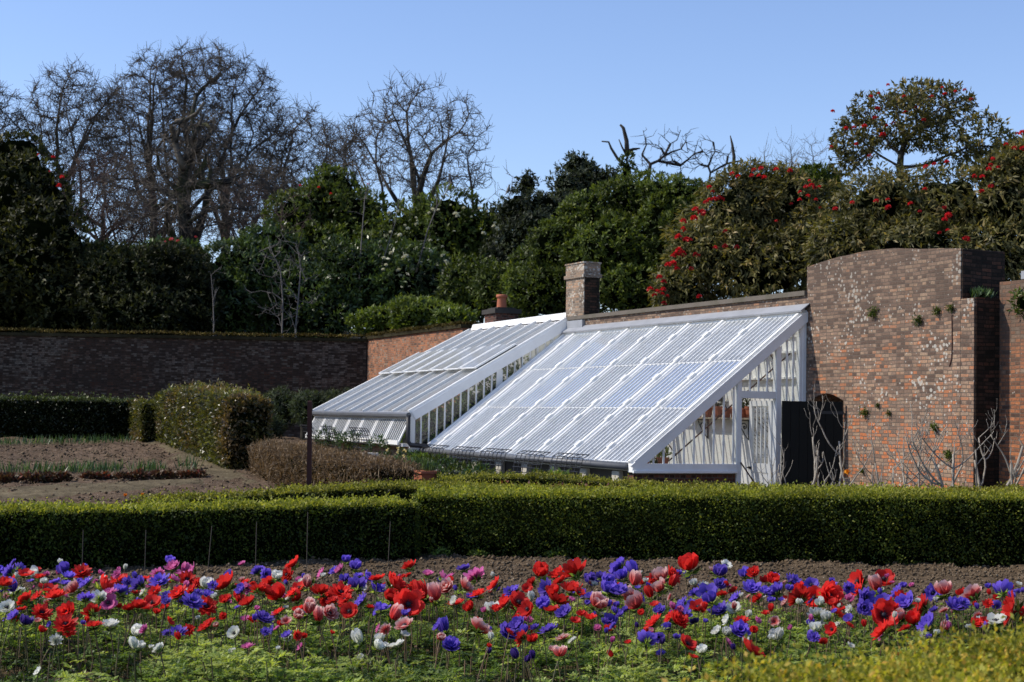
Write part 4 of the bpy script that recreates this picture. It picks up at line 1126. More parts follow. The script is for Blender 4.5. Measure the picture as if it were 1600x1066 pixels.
for k, px in enumerate([3, 22, 44, 70, 88, 102, 122, 138, 155, 172, 190]):
    g_ = gnd(px, 697 - 0.02 * px)
    clump('daffodil_clump', g_, 30, 0.26, 0.022, L_BLADE, f'bladed green clump along the foot of the dark hedge, {ords[k]} from its outer end', 'daffodil plant', 'green clumps below the dark hedge', 0.16, 0.25)
for k, px in enumerate([18, 46, 66, 92, 106, 118, 132, 147, 162, 181, 218, 232, 246, 292]):
    g_ = gnd(px + rng.uniform(-2, 2), 742 - 0.012 * px)
    clump('daffodil_clump', g_, 34, 0.30 if px != 292 else 0.40, 0.022, L_BLADE, 'large bushy clump of green blades at the row end near the tall hedge' if px == 292 else f'upright green bladed clump behind the russet row, {ords[k]} from its outer end', 'daffodil plant', 'green bladed clumps in the plot', 0.13, 0.3)
for k, px in enumerate([2, 18, 44, 60, 78, 90, 101, 138, 145, 166, 192, 212, 222, 243, 263, 290, 310]):
    g_ = gnd(px, 754 - 0.022 * px)
    lm = LM(); n = 150; q = rdir(n) * np.array([0.14, 0.13, 0.11]) * rng.uniform(.4, 1, (n, 1)); q[:, 2] = np.abs(q[:, 2]) + 0.03
    lm.add(*leaves(q, q * 3 + rdir(n) * 0.6, 0.10 * rng.uniform(.6, 1.2, n), 0.05, rng.random(n)))
    tag(lm.build('russet_plant', L_RED, None, tuple(g_)), f'low dark russet leaved plant in the plot row, {ords[k]} from its outer end', 'plant', 'russet plants in the plot row')
for k, (px, py) in enumerate([(195, 792), (222, 791)]):
    b = gnd(px, py + 6, 0.0); g_ = np.array([b[0], b[1], hgt(b[0], b[1])])
    t = empty('crocus', tuple(g_), 0, 'single orange bloom behind the shaded hedge, ' + ('larger one' if k == 0 else 'smaller one'), 'flower', 'orange blooms behind the shaded hedge')
    MB().tube([(0, 0, 0), (0.0, 0, 0.22)], 0.005, 5).build('stem', L_BLADE, t)
    lm = LM(); lm.add(*leaves(np.tile([0, 0, 0.21], (9, 1)), rdir(9) * 0.5 + np.array([0, 0, 1]), 0.06, 0.035, rng.random(9))); lm.build('blossom', L_ORANGE, t)

# greenery below the roofs
for k, (x, s_, mat_) in enumerate([(8.3, 0.3, L_BLADE), (7.6, 0.3, L_FERN), (6.9, 0.34, L_LAUREL), (6.2, 0.34, L_BLADE), (5.4, 0.36, L_LAUREL), (4.7, 0.34, L_BLADE), (4.0, 0.36, L_LAUREL), (3.3, 0.36, L_FERN), (2.6, 0.38, L_BLADE), (1.9, 0.5, L_LAUREL), (1.35, 0.5, L_FERN), (0.75, 0.42, L_BLADE)]):
    p = bgf(x, WBG + 0.62); z = float(hgt(p[0], p[1])); lm = LM()
    bush(lm, [(0, 0, s_ * 0.62, s_ * 1.0, s_ * 0.7, s_ * 0.68)], 520, 0.1, 6, 0.3, core=None, seed=200 + k, front=False)
    tag(lm.build('leafy_plant', mat_, None, (p[0], p[1], z)), f'green plant below the large glasshouse eave, {ords[k]} from the small glasshouse', 'plant', 'green plants below the large eave')
for k, x in enumerate((8.15, 7.75, 7.35)):
    p = bgf(x, WBG + 1.0); p[2] = hgt(p[0], p[1])
    clump('daffodil', p, 26, 0.42, 0.02, L_BLADE, f'flowering pale yellow daffodil beside the terracotta trough, {ords[k]} from the brown hedge', 'daffodil', 'pale daffodils by the trough', 0.10, 0.25, (L_YELLOW, 2, 0.46, 0.05))
p = bgf(6.7, WBG + 1.0); z0 = float(hgt(p[0], p[1]))
z0 -= 0.22
t = empty('terracotta_trough', (p[0], p[1], z0), RZ1, 'long terracotta trough on the ground before the large glasshouse', 'trough')
m = MB(); m.hexa([(-0.5, -0.14, 0.05), (0.5, -0.14, 0.1), (0.5, 0.14, 0.1), (-0.5, 0.14, 0.1)], [(-0.55, -0.17, 0.36), (0.55, -0.17, 0.36), (0.55, 0.17, 0.36), (-0.55, 0.17, 0.36)]); m.build('trough_body', TERRA, t, bevel=0.01)
m = MB(); m.box(-0.58, 0.58, -0.2, 0.2, 0.362, 0.41); m.build('rim', TERRA, t)
MB().box(-0.5, -0.3, -0.12, 0.12, 0.0, 0.098).build('foot', STONE, t); MB().box(0.3, 0.5, -0.12, 0.12, 0.0, 0.098).build('foot', STONE, t)
lm = LM(); n = 260; q = np.column_stack([rng.uniform(-.5, .5, n), rng.uniform(-.14, .14, n), np.full(n, 0.41)])
lm.add(*leaves(q, rdir(n) * 0.4 + np.array([0, 0, 1]), rng.uniform(.12, .3, n), 0.02, rng.random(n))); tag(lm.build('bulb_leaves', L_BLADE, None, (p[0], p[1], z0)), 'tuft of green bulb leaves growing in the terracotta trough', 'plant').rotation_euler = (0, 0, RZ1)
p = bgf(8.0, WBG + 1.55); m = MB(); m.box(-0.16, 0.16, -0.04, 0.04, 0, 0.42)
tag(m.build('stone_slab', STONE, None, (p[0], p[1], float(hgt(p[0], p[1])) - 0.02), RZ1 + 1.2, bevel=0.015), 'small pale upright stone slab at the brown hedge end', 'stone')
p = bgf(6.9, WBG + 1.45); m = MB(); m.box(-1.0, 0.9, -0.02, 0.02, 0, 0.28)
tag(m.build('edging_board', WOOD, None, (p[0], p[1], float(hgt(p[0], p[1])) - 0.02), RZ1), 'weathered timber edging board before the trough', 'board')
for k in range(3):
    p = S0 + E1.lerp(E2, (0.62, 0.4, 0.12)[k]) + outv * 0.45; z = float(hgt(p[0], p[1])); lm = LM()
    bush(lm, [(0, 0, 0.24, 0.28, 0.2, 0.22)], 380, 0.1, 6, 0.25, core=None, seed=240 + k, front=False)
    tag(lm.build('leafy_plant', L_BLADE, None, (p[0], p[1], z + 0.06)), 'bright tuft below the small glasshouse sashes, ' + ['under the middle rack', 'under the widest rack', 'nearest the downpipe'][k], 'plant', 'tufts below the front sashes')
for k, (x, y) in enumerate([(0.35, 23.0), (0.75, 23.05), (1.1, 23.1), (1.45, 23.0), (-0.05, 22.95)]):
    lm = LM(); n = 170; q = rdir(n) * np.array([0.2, 0.16, 0.2]) + np.array([0, 0, 0.52])
    lm.add(*leaves(q, rdir(n), 0.08, 0.045, rng.random(n) ** 0.6)); lm.add(*leaves(q * np.array([.4, .4, .4]), rdir(n) * .3 + np.array([0, 0, 1]), 0.35, 0.02, rng.random(n)))
    tag(lm.build('russet_plant', G('crimson_leaves', [(0, (0.03, 0.008, 0.01)), (0.6, (0.13, 0.025, 0.025)), (1, (0.2, 0.09, 0.04))], 0.25, 0.5, 0.3) if k == 0 else bpy.data.materials['crimson_leaves'], None, (x, y, 0)), f'crimson leaved plant between the low hedges, {ords[[1, 2, 3, 4, 0][k]]} from the brown hedge', 'plant', 'crimson plants between the low hedges')
# plant and orange flower near the doorway
p = bgf(-0.28, 0.95); lm = LM(); n = 160; lm.add(*leaves(np.column_stack([rng.normal(0, .09, (n, 2)), rng.uniform(0, .1, n)]), rdir(n) * 0.6 + np.array([0, 0, 1]), rng.uniform(.2, .5, n), 0.025, rng.random(n)))
tag(lm.build('leafy_plant', L_BLADE, None, (p[0], p[1], 0.03)), 'strappy green plant in the glasshouse doorway', 'plant')
c = at(1323, 737, 24.6); t = empty('marker_post', (c[0], c[1], 0), 0.1, 'short pale post with an orange bloom by the doorway jamb', 'post')
MB().box(-0.045, 0.045, -0.04, 0.04, 0, c[2] - 0.1).build('shaft', BARKP, t, bevel=0.008)
lm = LM(); lm.add(*leaves(np.tile([0, -0.05, c[2]], (26, 1)) + rng.normal(0, .018, (26, 3)), rdir(26), 0.055, 0.035, rng.random(26))); lm.build('blossom', L_ORANGE, t)
p = bgf(-1.35, 0.3); lm = LM(); bush(lm, [(0, 0, 0.3, 0.2, 0.2, 0.3)], 240, 0.09, 6, 0.35, core=0.4, seed=260, front=False); tag(lm.build('leafy_plant', L_LAUREL, None, (p[0], p[1], 0.02)), 'small green plant at the tall wall foot beside the pale post', 'plant')

# little ferns rooted in the tall wall
for k, (px, py, s_) in enumerate([(1367, 489, 0.15), (1437, 501, 0.14), (1466, 486, 0.11), (1487, 482, 0.11), (1357, 645, 0.13), (1394, 646, 0.08), (1466, 668, 0.12), (1489, 712, 0.13), (1354, 736, 0.08), (1376, 634, 0.07)]):
    x0 = 0.0
    lo, hi = -5.0, 0.0
    for _ in range(40):                                   # where that spot lies along the wall face
        mid = (lo + hi) / 2; w_ = bgf(mid, 0.0)
        if 800 + F * w_[0] / w_[1] < px - 0.018 * (py - 533): hi = mid
        else: lo = mid
    w_ = bgf(lo, 0.02); z = at(px, py, w_[1])[2]
    s_ *= 0.68; lm = LM(); n = 170; q = np.tile([0, 0, 0], (n, 1)) + rng.normal(0, s_ * 0.38, (n, 3)) * np.array([1, 1, 1.0])
    D = rdir(n) + np.array([-0.5, -0.4, 0.15]); lm.add(*leaves(q, D, s_ * rng.uniform(.25, .8, n), s_ * 0.2, rng.random(n) * 0.8))
    wh = ['high up, nearest the glasshouse', 'high up, with a trailing root below', 'high up, second from the buttress edge', 'high up, nearest the buttress edge', 'at door height, widest', 'at door height, second and smaller', 'at door height, nearest the buttress edge', 'low down near the buttress edge', 'low down, above the pale post', 'just above door height, tiny'][k]
    tag(lm.build('wall_fern', L_WALLBUSH, None, tuple((w_[0], w_[1], z))), f'green fern tuft rooted in the tall brick wall, {wh}', 'fern', 'ferns in the tall wall')
w_ = bgf(-4.6, -0.42, 3.45); lm = LM(); bush(lm, [(0, 0, 0, 0.14, 0.14, 0.2)], 160, 0.08, 5, 0.4, core=0.5, seed=270, front=False); tag(lm.build('wall_fern', L_WALLBUSH, None, tuple(w_)), 'bright green plant growing under the lead cap of the recessed wall', 'fern')
w_ = bgf(-3.95, -0.25, 3.56); lm = LM(); n = 120; lm.add(*leaves(rng.normal(0, .07, (n, 3)) * np.array([1, 1, .3]), rdir(n) * .7 + np.array([0, 0, 1]), 0.14, 0.03, rng.random(n))); tag(lm.build('wall_fern', L_BLADE, None, tuple(w_)), 'grassy tuft on the stepped shoulder of the tall wall', 'fern')

# ------------------------------------------------------------------ bare figs against the walls
def fig(p, stems, label, seed, group='bare figs at the wall', sc=1.2):
    r = random.Random(seed); t = empty('fig_bush', (p[0], p[1], 0), 0, label, 'fig', group)
    def grow(m, a, d, ln, rad, lev):
        pts = [Vector(a)]; d = Vector(d).normalized(); n = 7; rr = [rad]
        for i in range(n):
            d = (d + Vector((r.gauss(0, .16), r.gauss(0, .10), 0.20 + r.gauss(0, .1)))).normalized()
            pts.append(pts[-1] + d * ln / n); rr.append(rad * (1 - 0.45 * (i + 1) / n))
        m.tube(pts, rr, 6)
        if lev > 0:
            for i in range(r.choice((2, 2, 3))):
                k = r.randint(3, n); dd = Vector((r.gauss(0, .9), r.gauss(0, .35), 0.25))
                grow(m, pts[k], d * 0.5 + dd, ln * r.uniform(.4, .62), rr[k] * 0.75, lev - 1)
    for dx, dz, ln, rad in stems:
        m = MB(); grow(m, (r.uniform(-.05, .05), r.uniform(-.05, .05), -0.1), (dx * 0.8, r.gauss(0, .1), dz), ln * sc, rad, 3 if rad > 0.024 else 2); m.build('stem', BARKF, t, smooth=True)
    return t


def figp(px, Y): c = at(px, 760, Y); return (c[0], c[1])


fig(figp(1243, 23.9), [(0.0, 1.0, 1.2, 0.034), (-0.5, 0.6, 0.9, 0.022)], 'bare upright pale fig stem before the dark plank door, closest to the glasshouse door', 3)
fig(figp(1277, 23.6), [(-0.8, 0.5, 0.8, 0.028), (0.6, 0.6, 0.75, 0.026), (0.1, 1, 0.8, 0.022)], 'low branching bare fig in the middle of the dark plank door', 5)
fig(figp(1300, 23.5), [(0.1, 1.0, 1.3, 0.028), (0.5, .7, 0.8, 0.02)], 'slender bare fig at the far jamb of the dark doorway', 8)
fig(figp(1362, 22.9), [(-0.6, 0.8, 1.1, 0.022), (0.4, 0.8, 1.0, 0.02), (0, 1, 0.9, 0.018), (0.9, 0.5, 0.9, 0.018)], 'thin twiggy bare fig at the tall wall foot, nearest the orange bloom', 11)
fig(figp(1402, 22.5), [(-0.5, 0.9, 1.1, 0.02), (0.6, 0.7, 1.1, 0.022), (0.1, 1, 1.0, 0.018)], 'thin twiggy bare fig at the middle of the tall wall foot', 14)
fig(figp(1455, 22.0), [(0.4, 1.0, 1.1, 0.024), (-0.7, 0.6, 1.0, 0.02), (-0.2, 1, 0.9, 0.018)], 'leaning bare fig at the tall wall foot, third from the doorway', 19)
fig(figp(1520, 21.7), [(-0.7, 0.6, 1.25, 0.03), (0.35, 1.0, 1.4, 0.034), (-0.3, 1.0, 1.2, 0.026), (0.9, .5, 0.9, 0.022)], 'stout spreading bare fig before the buttress corner', 23)
fig(figp(1578, 21.6), [(-0.6, 0.7, 1.2, 0.032), (0.5, 0.8, 1.1, 0.028), (0, 1, 1.1, 0.024)], 'stout bare fig before the recessed orange wall', 27)

# ------------------------------------------------------------------ shrubs and woodland behind the walls
def lobe(px, py, Y, rx, rz, ry=None):
    "lobe whose middle is seen at (px, py), half sizes given in picture pixels"
    c = at(px, py, Y); k = Y / F
    return (c[0], c[1], c[2], rx * k, (ry or (rx + rz) * 0.45) * k, rz * k)


def shrub(name, label, lobes, n, leaf, mat, cat='shrub', group=None, seed=1, stems=3, flowers=None, barkm=None, **k):
    L0 = np.array(lobes); bx, by = L0[:, 0].mean(), L0[:, 1].mean(); bz = float(hill(bx, by))
    base = np.array([bx, by, bz]); rel = [tuple(np.array(l[:3]) - base) + tuple(l[3:]) for l in lobes]
    lm = LM(); bush(lm, rel, n, leaf, seed=seed, **k)
    t = empty(name, tuple(base), 0, label, cat, group); lm.build('foliage', mat, t)
    r = random.Random(seed); m = MB()
    for i in range(stems):
        q = rel[i % len(rel)]; e = Vector((q[0] + r.uniform(-.3, .3) * q[3], q[1], q[2]))
        s0 = Vector((r.uniform(-.3, .3), r.uniform(-.3, .3), -0.4)); md = s0.lerp(e, 0.5) + Vector((r.gauss(0, .25), 0, .2))
        MB().tube([s0, s0.lerp(md, .5) + Vector((0, 0, .1)), md, md.lerp(e, .5), e], [0.12, 0.10, 0.08, 0.06, 0.03], 6).build('stem', barkm or BARK, t, smooth=True)
    if flowers:
        mat_f, pts, size = flowers
        l2 = LM(); nn = 60; q = rdir(nn); q[:, 2] = np.abs(q[:, 2]) * 0.9 - 0.1
        l2.add(*leaves(q * 0.45, q + rdir(nn) * 0.7, rng.uniform(.45, .7, nn), 0.5, rng.random(nn)))
        me = l2.mesh('flower_cluster', mat_f)
        for (px, py, Y, f) in pts:
            c = at(px, py, Y) - base
            link('flower_cluster', me, t, tuple(c), (r.uniform(-.4, .4), r.uniform(-.4, .4), r.uniform(0, 6)), (size * f * 0.66,) * 3)
    return t


# left shade, put into the dark leaf colours
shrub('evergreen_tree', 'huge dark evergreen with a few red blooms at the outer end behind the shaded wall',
      [lobe(35, 320, 55, 92, 75), lobe(-60, 310, 56, 120, 100), lobe(25, 250, 56, 50, 44), lobe(-60, 430, 54, 190, 120), lobe(70, 410, 53.5, 85, 95), lobe(110, 465, 53, 70, 75)], 26000, 0.19, L_OLIVE,  # lobes past the left edge stretch out of view to cast shade
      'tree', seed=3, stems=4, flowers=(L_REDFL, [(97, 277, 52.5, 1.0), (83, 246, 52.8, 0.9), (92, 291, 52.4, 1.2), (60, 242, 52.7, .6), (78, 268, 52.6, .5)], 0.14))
shrub('evergreen_shrub', 'broad dark rounded shrub behind the shaded wall, bright tips and pink blooms on top',
      [lobe(180, 450, 53, 80, 72), lobe(255, 440, 53.2, 78, 60), lobe(300, 470, 52.8, 45, 60), lobe(225, 490, 52.3, 110, 45)], 17000, 0.17, L_DARK, seed=5,
      flowers=(G('pink_blossom', [(0, (0.5, 0.05, 0.09)), (1, (0.75, 0.15, 0.2))], 0.3, 0.5, 0.2), [(268, 375, 51.5, 1.1), (278, 377, 51.5, .8), (306, 371, 51.5, .7), (258, 378, 51.5, .5)], 0.14))
shrub('laurel_shrub', 'bright topped glossy shrub rising over the dark rounded shrub', [lobe(265, 405, 54.5, 55, 28), lobe(150, 410, 54.5, 42, 26), lobe(212, 415, 54.5, 60, 24)], 7000, 0.22, L_GLOSS, seed=6, rlo=0.2)
shrub('camellia_shrub', 'glossy green shrub behind the bare pale saplings near the wall corner', [lobe(385, 440, 56, 75, 75), lobe(350, 480, 55, 55, 60), lobe(470, 470, 55.5, 80, 60), lobe(420, 395, 57, 50, 45)], 17000, 0.19, L_GLOSS, seed=7)
shrub('evergreen_shrub', 'tall dark shrub with a domed green crown between the bare trees', [lobe(520, 300, 62, 42, 36), lobe(490, 345, 61, 75, 55), lobe(560, 350, 61, 60, 55), lobe(520, 410, 60, 110, 60)], 16000, 0.19, L_LAUREL, seed=8,
      flowers=(L_REDFL, [(469, 290, 59.6, .8), (498, 293, 59.6, .8), (517, 303, 59.4, .8), (575, 288, 59, .6)], 0.13))
shrub('camellia_shrub', 'dark glossy shrub below the slender pale trunks', [lobe(560, 440, 56, 85, 60), lobe(640, 455, 56, 80, 70), lobe(520, 490, 55, 50, 45), lobe(600, 410, 57, 60, 35)], 17000, 0.19, L_GLOSS, seed=9)
r_ = random.Random(4)
mg = [(r_.uniform(590, 790), 0, 0, 0) for _ in range(60)]
mg = [(x, 300 + abs(x - 690) * 0.35 + r_.uniform(0, 110), 54.6, r_.uniform(.6, 1.3)) for x, *_ in mg]
shrub('magnolia_tree', 'dark leaved tree dotted with cream white blooms', [lobe(700, 370, 59, 85, 65), lobe(755, 400, 59, 55, 75), lobe(640, 390, 59, 60, 60), lobe(690, 450, 58, 110, 50)], 17000, 0.2, L_LAUREL, 'tree', seed=10, amp=0.2,
      flowers=(L_WHITEFL, mg, 0.115))
shrub('conifer_tree', 'grey green tree with a spiky top in the gap of sky', [lobe(822, 290, 58, 15, 22), lobe(812, 335, 57.5, 34, 34), lobe(850, 330, 57.5, 30, 30), lobe(840, 390, 57, 50, 60), lobe(795, 400, 57, 40, 50)], 8500, 0.15, L_CONIFER, 'tree', seed=12, amp=0.22)
shrub('holly_tree', 'grey green holly tree with a bare leader beside the spiky one', [lobe(903, 262, 60, 25, 20), lobe(930, 285, 60, 45, 25), lobe(895, 300, 59.5, 40, 30), lobe(880, 340, 59, 60, 40)], 8000, 0.16, L_CONIFER, 'tree', seed=13, amp=0.22)
shrub('laurel_tree', 'great billowing dark green laurel above the brick chimney', [lobe(1000, 320, 44, 60, 48), lobe(930, 350, 44, 62, 50), lobe(1060, 310, 43, 62, 36), lobe(880, 390, 44, 55, 50), lobe(960, 400, 43, 85, 60), lobe(1050, 380, 42.5, 60, 70), lobe(1000, 455, 42.5, 90, 45), lobe(860, 455, 44, 80, 50)],
      36000, 0.13, L_LAUREL, 'tree', seed=14, clus=9, topbright=0.12)
shrub('laurel_shrub', 'dark shrub behind the low chimney with the terracotta pot', [lobe(800, 455, 50, 60, 45), lobe(740, 450, 51, 55, 45), lobe(830, 430, 50, 40, 45)], 9000, 0.16, L_LAUREL, seed=15)
shrub('rhododendron', 'big rhododendron with red blooms down its sunny flank above the large glasshouse',
      [lobe(1160, 345, 38, 80, 75), lobe(1240, 335, 38, 85, 68), lobe(1110, 400, 37.5, 70, 65), lobe(1060, 455, 37, 45, 38), lobe(1200, 420, 37, 90, 60), lobe(1270, 400, 37, 60, 70), lobe(1190, 300, 38.5, 70, 38)], 26000, 0.17, L_RHODO, seed=16, width=0.27, droop=0.9, clus=8, amp=0.16, core=0.66, stems=8, barkm=BARKP,
      flowers=(L_REDFL, [(x / 4.44 + 1000, y / 4.44 + 240, 35.2 if y > 150 else 36.2, f * 0.95) for x, y, f in [(840, 105, 1), (790, 115, .9), (945, 112, 1), (1040, 122, 1), (640, 140, .9), (680, 160, .9), (775, 155, .9), (825, 155, .8), (860, 168, 1), (480, 235, .9), (505, 265, .7), (455, 340, .9), (480, 325, 1), (515, 318, 1), (550, 308, 1), (572, 318, .8), (385, 392, 1.3), (428, 415, 1.5), (375, 452, 1.3), (300, 472, 1.2), (265, 580, 1.3), (320, 602, 1.3), (350, 600, .8), (270, 670, 1.2), (292, 698, 1.4), (250, 695, 1), (230, 712, 1), (230, 765, 1.3), (195, 775, 1.2), (255, 800, 1), (355, 800, .9), (135, 860, 1.1), (165, 890, 1), (70, 945, 1.2), (160, 945, 1), (120, 960, 1), (100, 985, .9), (155, 975, .8), (190, 990, .7), (165, 1040, 1), (590, 645, 1), (672, 650, .9), (522, 655, .9), (590, 540, .8), (385, 700, .9), (405, 710, .8), (412, 995, 1), (1190, 225, 1.1), (1150, 232, .8), (1215, 240, .8), (1245, 232, .7), (1175, 190, .6), (1165, 295, .8), (1108, 322, .8), (1110, 268, .7), (1050, 350, .6), (1220, 320, .7), (945, 470, .6), (1250, 378, .6), (300, 520, .8), (310, 535, .7)]], 0.12))
shrub('rhododendron', 'wide brownish rhododendron thicket behind the tallest wall',
      [lobe(1380, 335, 35, 90, 66), lobe(1480, 325, 34.5, 85, 62), lobe(1570, 330, 34, 85, 62), lobe(1330, 390, 34.5, 70, 55), lobe(1440, 400, 34, 100, 60), lobe(1560, 400, 33.5, 90, 60), lobe(1660, 350, 34, 80, 80)], 26000, 0.17, L_RHODO, seed=17, width=0.27, droop=0.9, clus=8, amp=0.16, core=0.64, stems=8, barkm=BARKP,
      flowers=(L_REDFL, [(x / 2.424 + 940, y / 2.424 + 100, 32.0, f) for x, y, f in [(1040, 520, .8), (1085, 515, .7), (1085, 545, 1), (1170, 530, .8), (1225, 475, .7), (1315, 575, 1.2), (1300, 590, .9), (1298, 545, .7), (1205, 560, .6), (1440, 483, .8), (1475, 465, .9), (1412, 425, .7), (1442, 428, .8), (1308, 372, .8), (1382, 665, 1.2), (1453, 740, 1), (950, 527, .8), (885, 550, .8), (1228, 390, .8), (1260, 380, .7), (1310, 630, .6), (1280, 640, .6)]], 0.12))
shrub('rhododendron', 'dense red flowering rhododendron crown at the outer edge above the recessed wall', [lobe(1580, 270, 34, 50, 32), lobe(1625, 262, 34, 60, 45)], 5200, 0.16, L_RHODO, seed=18, droop=0.3, clus=8,
      flowers=(L_REDFL, [(1551, 249, 32.8, .8), (1548, 258, 32.8, .7), (1585, 232, 32.8, .8), (1598, 233, 32.8, 1), (1597, 208, 33, 1), (1545, 265, 32.8, .9), (1560, 262, 32.8, .7), (1572, 226, 32.8, .7)], 0.12))
shrub('laurel_shrub', 'low green dome behind the top of the red flowering rhododendron', [lobe(1270, 290, 41, 45, 26)], 2500, 0.15, L_LAUREL, seed=19)
shrub('wall_shrub', 'bright yellow green shrub leaning over the sunlit wall', [lobe(600, 502, 49, 48, 22), lobe(660, 495, 48, 52, 25), lobe(710, 500, 45.5, 32, 20), lobe(632, 482, 49, 22, 16)], 9000, 0.15, L_WALLBUSH, seed=20, topbright=0.2)
for k, (px, py, rx, rz, Y) in enumerate([(440, 640, 34, 30, 44.5), (490, 640, 36, 28, 43.5), (530, 645, 34, 34, 44), (415, 668, 28, 22, 43.5)]):
    shrub('lavender_bush', ['soft grey green bush behind the tall hedge, nearest it', 'soft grey green bush between tall hedge and small glasshouse', 'soft grey green bush touching the small glasshouse corner', 'low grey green bush behind the tall hedge foot'][k], [lobe(px, py, Y, rx, rz)], 2600, 0.13, L_GREY, 'bush', 'grey bushes by the small glasshouse', seed=30 + k, stems=1, width=0.16)
# understorey: one dark mass that nobody could count
lm = LM()
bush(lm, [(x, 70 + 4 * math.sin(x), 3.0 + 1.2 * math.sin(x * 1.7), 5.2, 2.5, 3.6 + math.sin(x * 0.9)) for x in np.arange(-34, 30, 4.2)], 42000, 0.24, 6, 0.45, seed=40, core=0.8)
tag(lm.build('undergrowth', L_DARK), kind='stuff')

# ------------------------------------------------------------------ bare trees
def tl(px, py, Y, rx, rz): return lobe(px, py, Y, rx, rz, ry=rx * 0.8)


def tbase(px, Y): c = at(px, 600, Y); return (c[0], c[1], float(hill(c[0], c[1])) - 0.2)


def trunkline(pts, Y):
    "trunk through points seen in the picture at one distance, from the ground up"
    b = tbase(pts[0][0], Y); o = [np.array(b)]
    for q in pts: 
        c = at(q[0], q[1], Y + (q[2] if len(q) > 2 else 0))
        while np.linalg.norm(c - o[-1]) > 1.1: o.append(o[-1] + (c - o[-1]) / np.linalg.norm(c - o[-1]) * 0.8)
        o.append(c)
    return o


def oak(px, Y, trunk, lobes, natt, R, label, **k):
    tr = trunkline(trunk, Y)
    return tree('bare_tree', tuple(tr[0]), [tl(*l) for l in lobes], natt, R, label, trunk=tr, **k)


oak(102, 84, [(102, 330), (104, 285)], [(108, 175, 84, 66, 80), (65, 205, 83, 50, 58), (155, 190, 85, 55, 72), (105, 250, 84, 90, 48)], 3900, 0.38, 'bare tree with a dense rounded crown, furthest toward the shaded side after the cut one', twigs=12, twl=1.1, step=0.5, kill=0.58, tip=0.0145, nlimb=8, limbR=0.3)
oak(-20, 82, [(-22, 300), (-20, 240)], [(-20, 190, 82, 55, 70)], 900, 0.38, 'bare tree mostly cut off by the picture edge on the shaded side', twigs=12, twl=1.1, step=0.5, kill=0.58, tip=0.0145, nlimb=6, limbR=0.3)
oak(255, 92, [(240, 330), (240, 290)], [(235, 165, 92, 66, 76), (200, 200, 91, 55, 75), (270, 240, 93, 95, 66), (250, 120, 92, 52, 42)], 4400, 0.38, 'tall bare tree with upswept crown behind the gnarled trunk', twigs=12, twl=1.1, step=0.5, kill=0.58, tip=0.0145, nlimb=8, limbR=0.3)
oak(345, 92, [(352, 340), (350, 280)], [(318, 130, 92, 76, 66), (375, 165, 92, 66, 76), (410, 225, 92, 52, 66), (320, 210, 91, 66, 66), (385, 280, 92, 60, 45)], 4800, 0.42, 'highest bare tree, fan shaped crown above the gnarled trunk', twigs=12, twl=1.1, step=0.5, kill=0.58, tip=0.0145, nlimb=8, limbR=0.3)
oak(450, 96, [(455, 340), (457, 290)], [(465, 215, 96, 52, 56), (430, 240, 95, 46, 60), (505, 245, 96, 42, 60), (460, 285, 96, 70, 40)], 2800, 0.36, 'bare grey tree between the highest bare tree and the multi stemmed one', twigs=12, twl=1.1, step=0.5, kill=0.58, tip=0.0145, nlimb=8, limbR=0.3)
oak(660, 63, [(650, 340), (648, 312)], [(645, 200, 63, 80, 82), (700, 215, 62, 68, 70), (585, 230, 64, 58, 72), (560, 270, 64, 40, 60), (660, 270, 63, 90, 40), (735, 265, 62, 40, 45)], 4600, 0.22, 'wide bare tree with many fine stems beside the gap of sky', twigs=6, twl=0.9, step=0.42, kill=0.5, tip=0.012, up=0.12, nlimb=9, limbR=0.6)
oak(530, 90, [(535, 330), (535, 280)], [(535, 240, 90, 45, 55)], 1100, 0.28, 'faint bare tree behind the domed green shrub', twigs=12, twl=1.1, step=0.5, kill=0.58, tip=0.0145, nlimb=6, limbR=0.3)
BARKG = m_bark('weathered_bark', (0.05, 0.042, 0.034), (0.17, 0.145, 0.11), 4)
# gnarled veteran tree: thick broken trunk, contorted limbs, dense twiggery
Yg = 66
tr = trunkline([(292, 385), (288, 330), (284, 290), (287, 262), (295, 240), (300, 222)], Yg)
og, N_, r__ = tree('gnarled_tree', tuple(tr[0]), [tl(300, 255, Yg, 85, 60), tl(220, 290, Yg, 75, 50), tl(370, 290, Yg, 75, 55), tl(290, 330, Yg - 1, 120, 45), tl(320, 210, Yg, 55, 30)], 3000, 0.62, 'ancient gnarled tree with thick broken trunk and contorted dead top', trunk=tr, twigs=8, twl=1.1, step=0.5, kill=0.58, tip=0.0135, up=0.0, jit=0.45, nlimb=5, limbR=0.3)
b0 = np.array(tr[0])
for pts, r0 in (([(288, 265), (278, 240), (272, 215), (267, 196), (276, 190), (290, 188), (306, 178), (320, 160)], 0.24), ([(276, 222), (279, 205), (281, 192), (288, 184)], 0.15), ([(295, 245), (312, 228), (325, 215), (332, 205), (322, 195), (310, 196)], 0.24), ([(286, 290), (305, 275), (320, 255), (322, 240)], 0.2),
                ([(284, 300), (262, 285), (248, 262), (245, 232), (255, 218), (268, 215)], 0.16), ([(300, 222), (310, 200), (318, 178)], 0.16), ([(284, 330), (262, 318), (240, 322), (215, 308)], 0.15), ([(292, 350), (322, 330), (350, 322), (385, 328)], 0.16), ([(292, 335), (325, 300), (352, 282), (380, 272)], 0.15)):
    P_ = [Vector(at(x, y, Yg - 0.3 + 0.4 * math.sin(x * y)) - b0) for x, y in pts]
    n_ = len(P_); MB().tube(P_, [0.72 * r0 * (1 - 0.6 * i / (n_ - 1)) * random.uniform(.8, 1.2) for i in range(n_)], 7).build('limb', BARK if pts[0] != (288, 265) else BARKG, og, smooth=True)
DEADW = m_bark('dead_wood', (0.02, 0.017, 0.014), (0.075, 0.065, 0.055), 6)
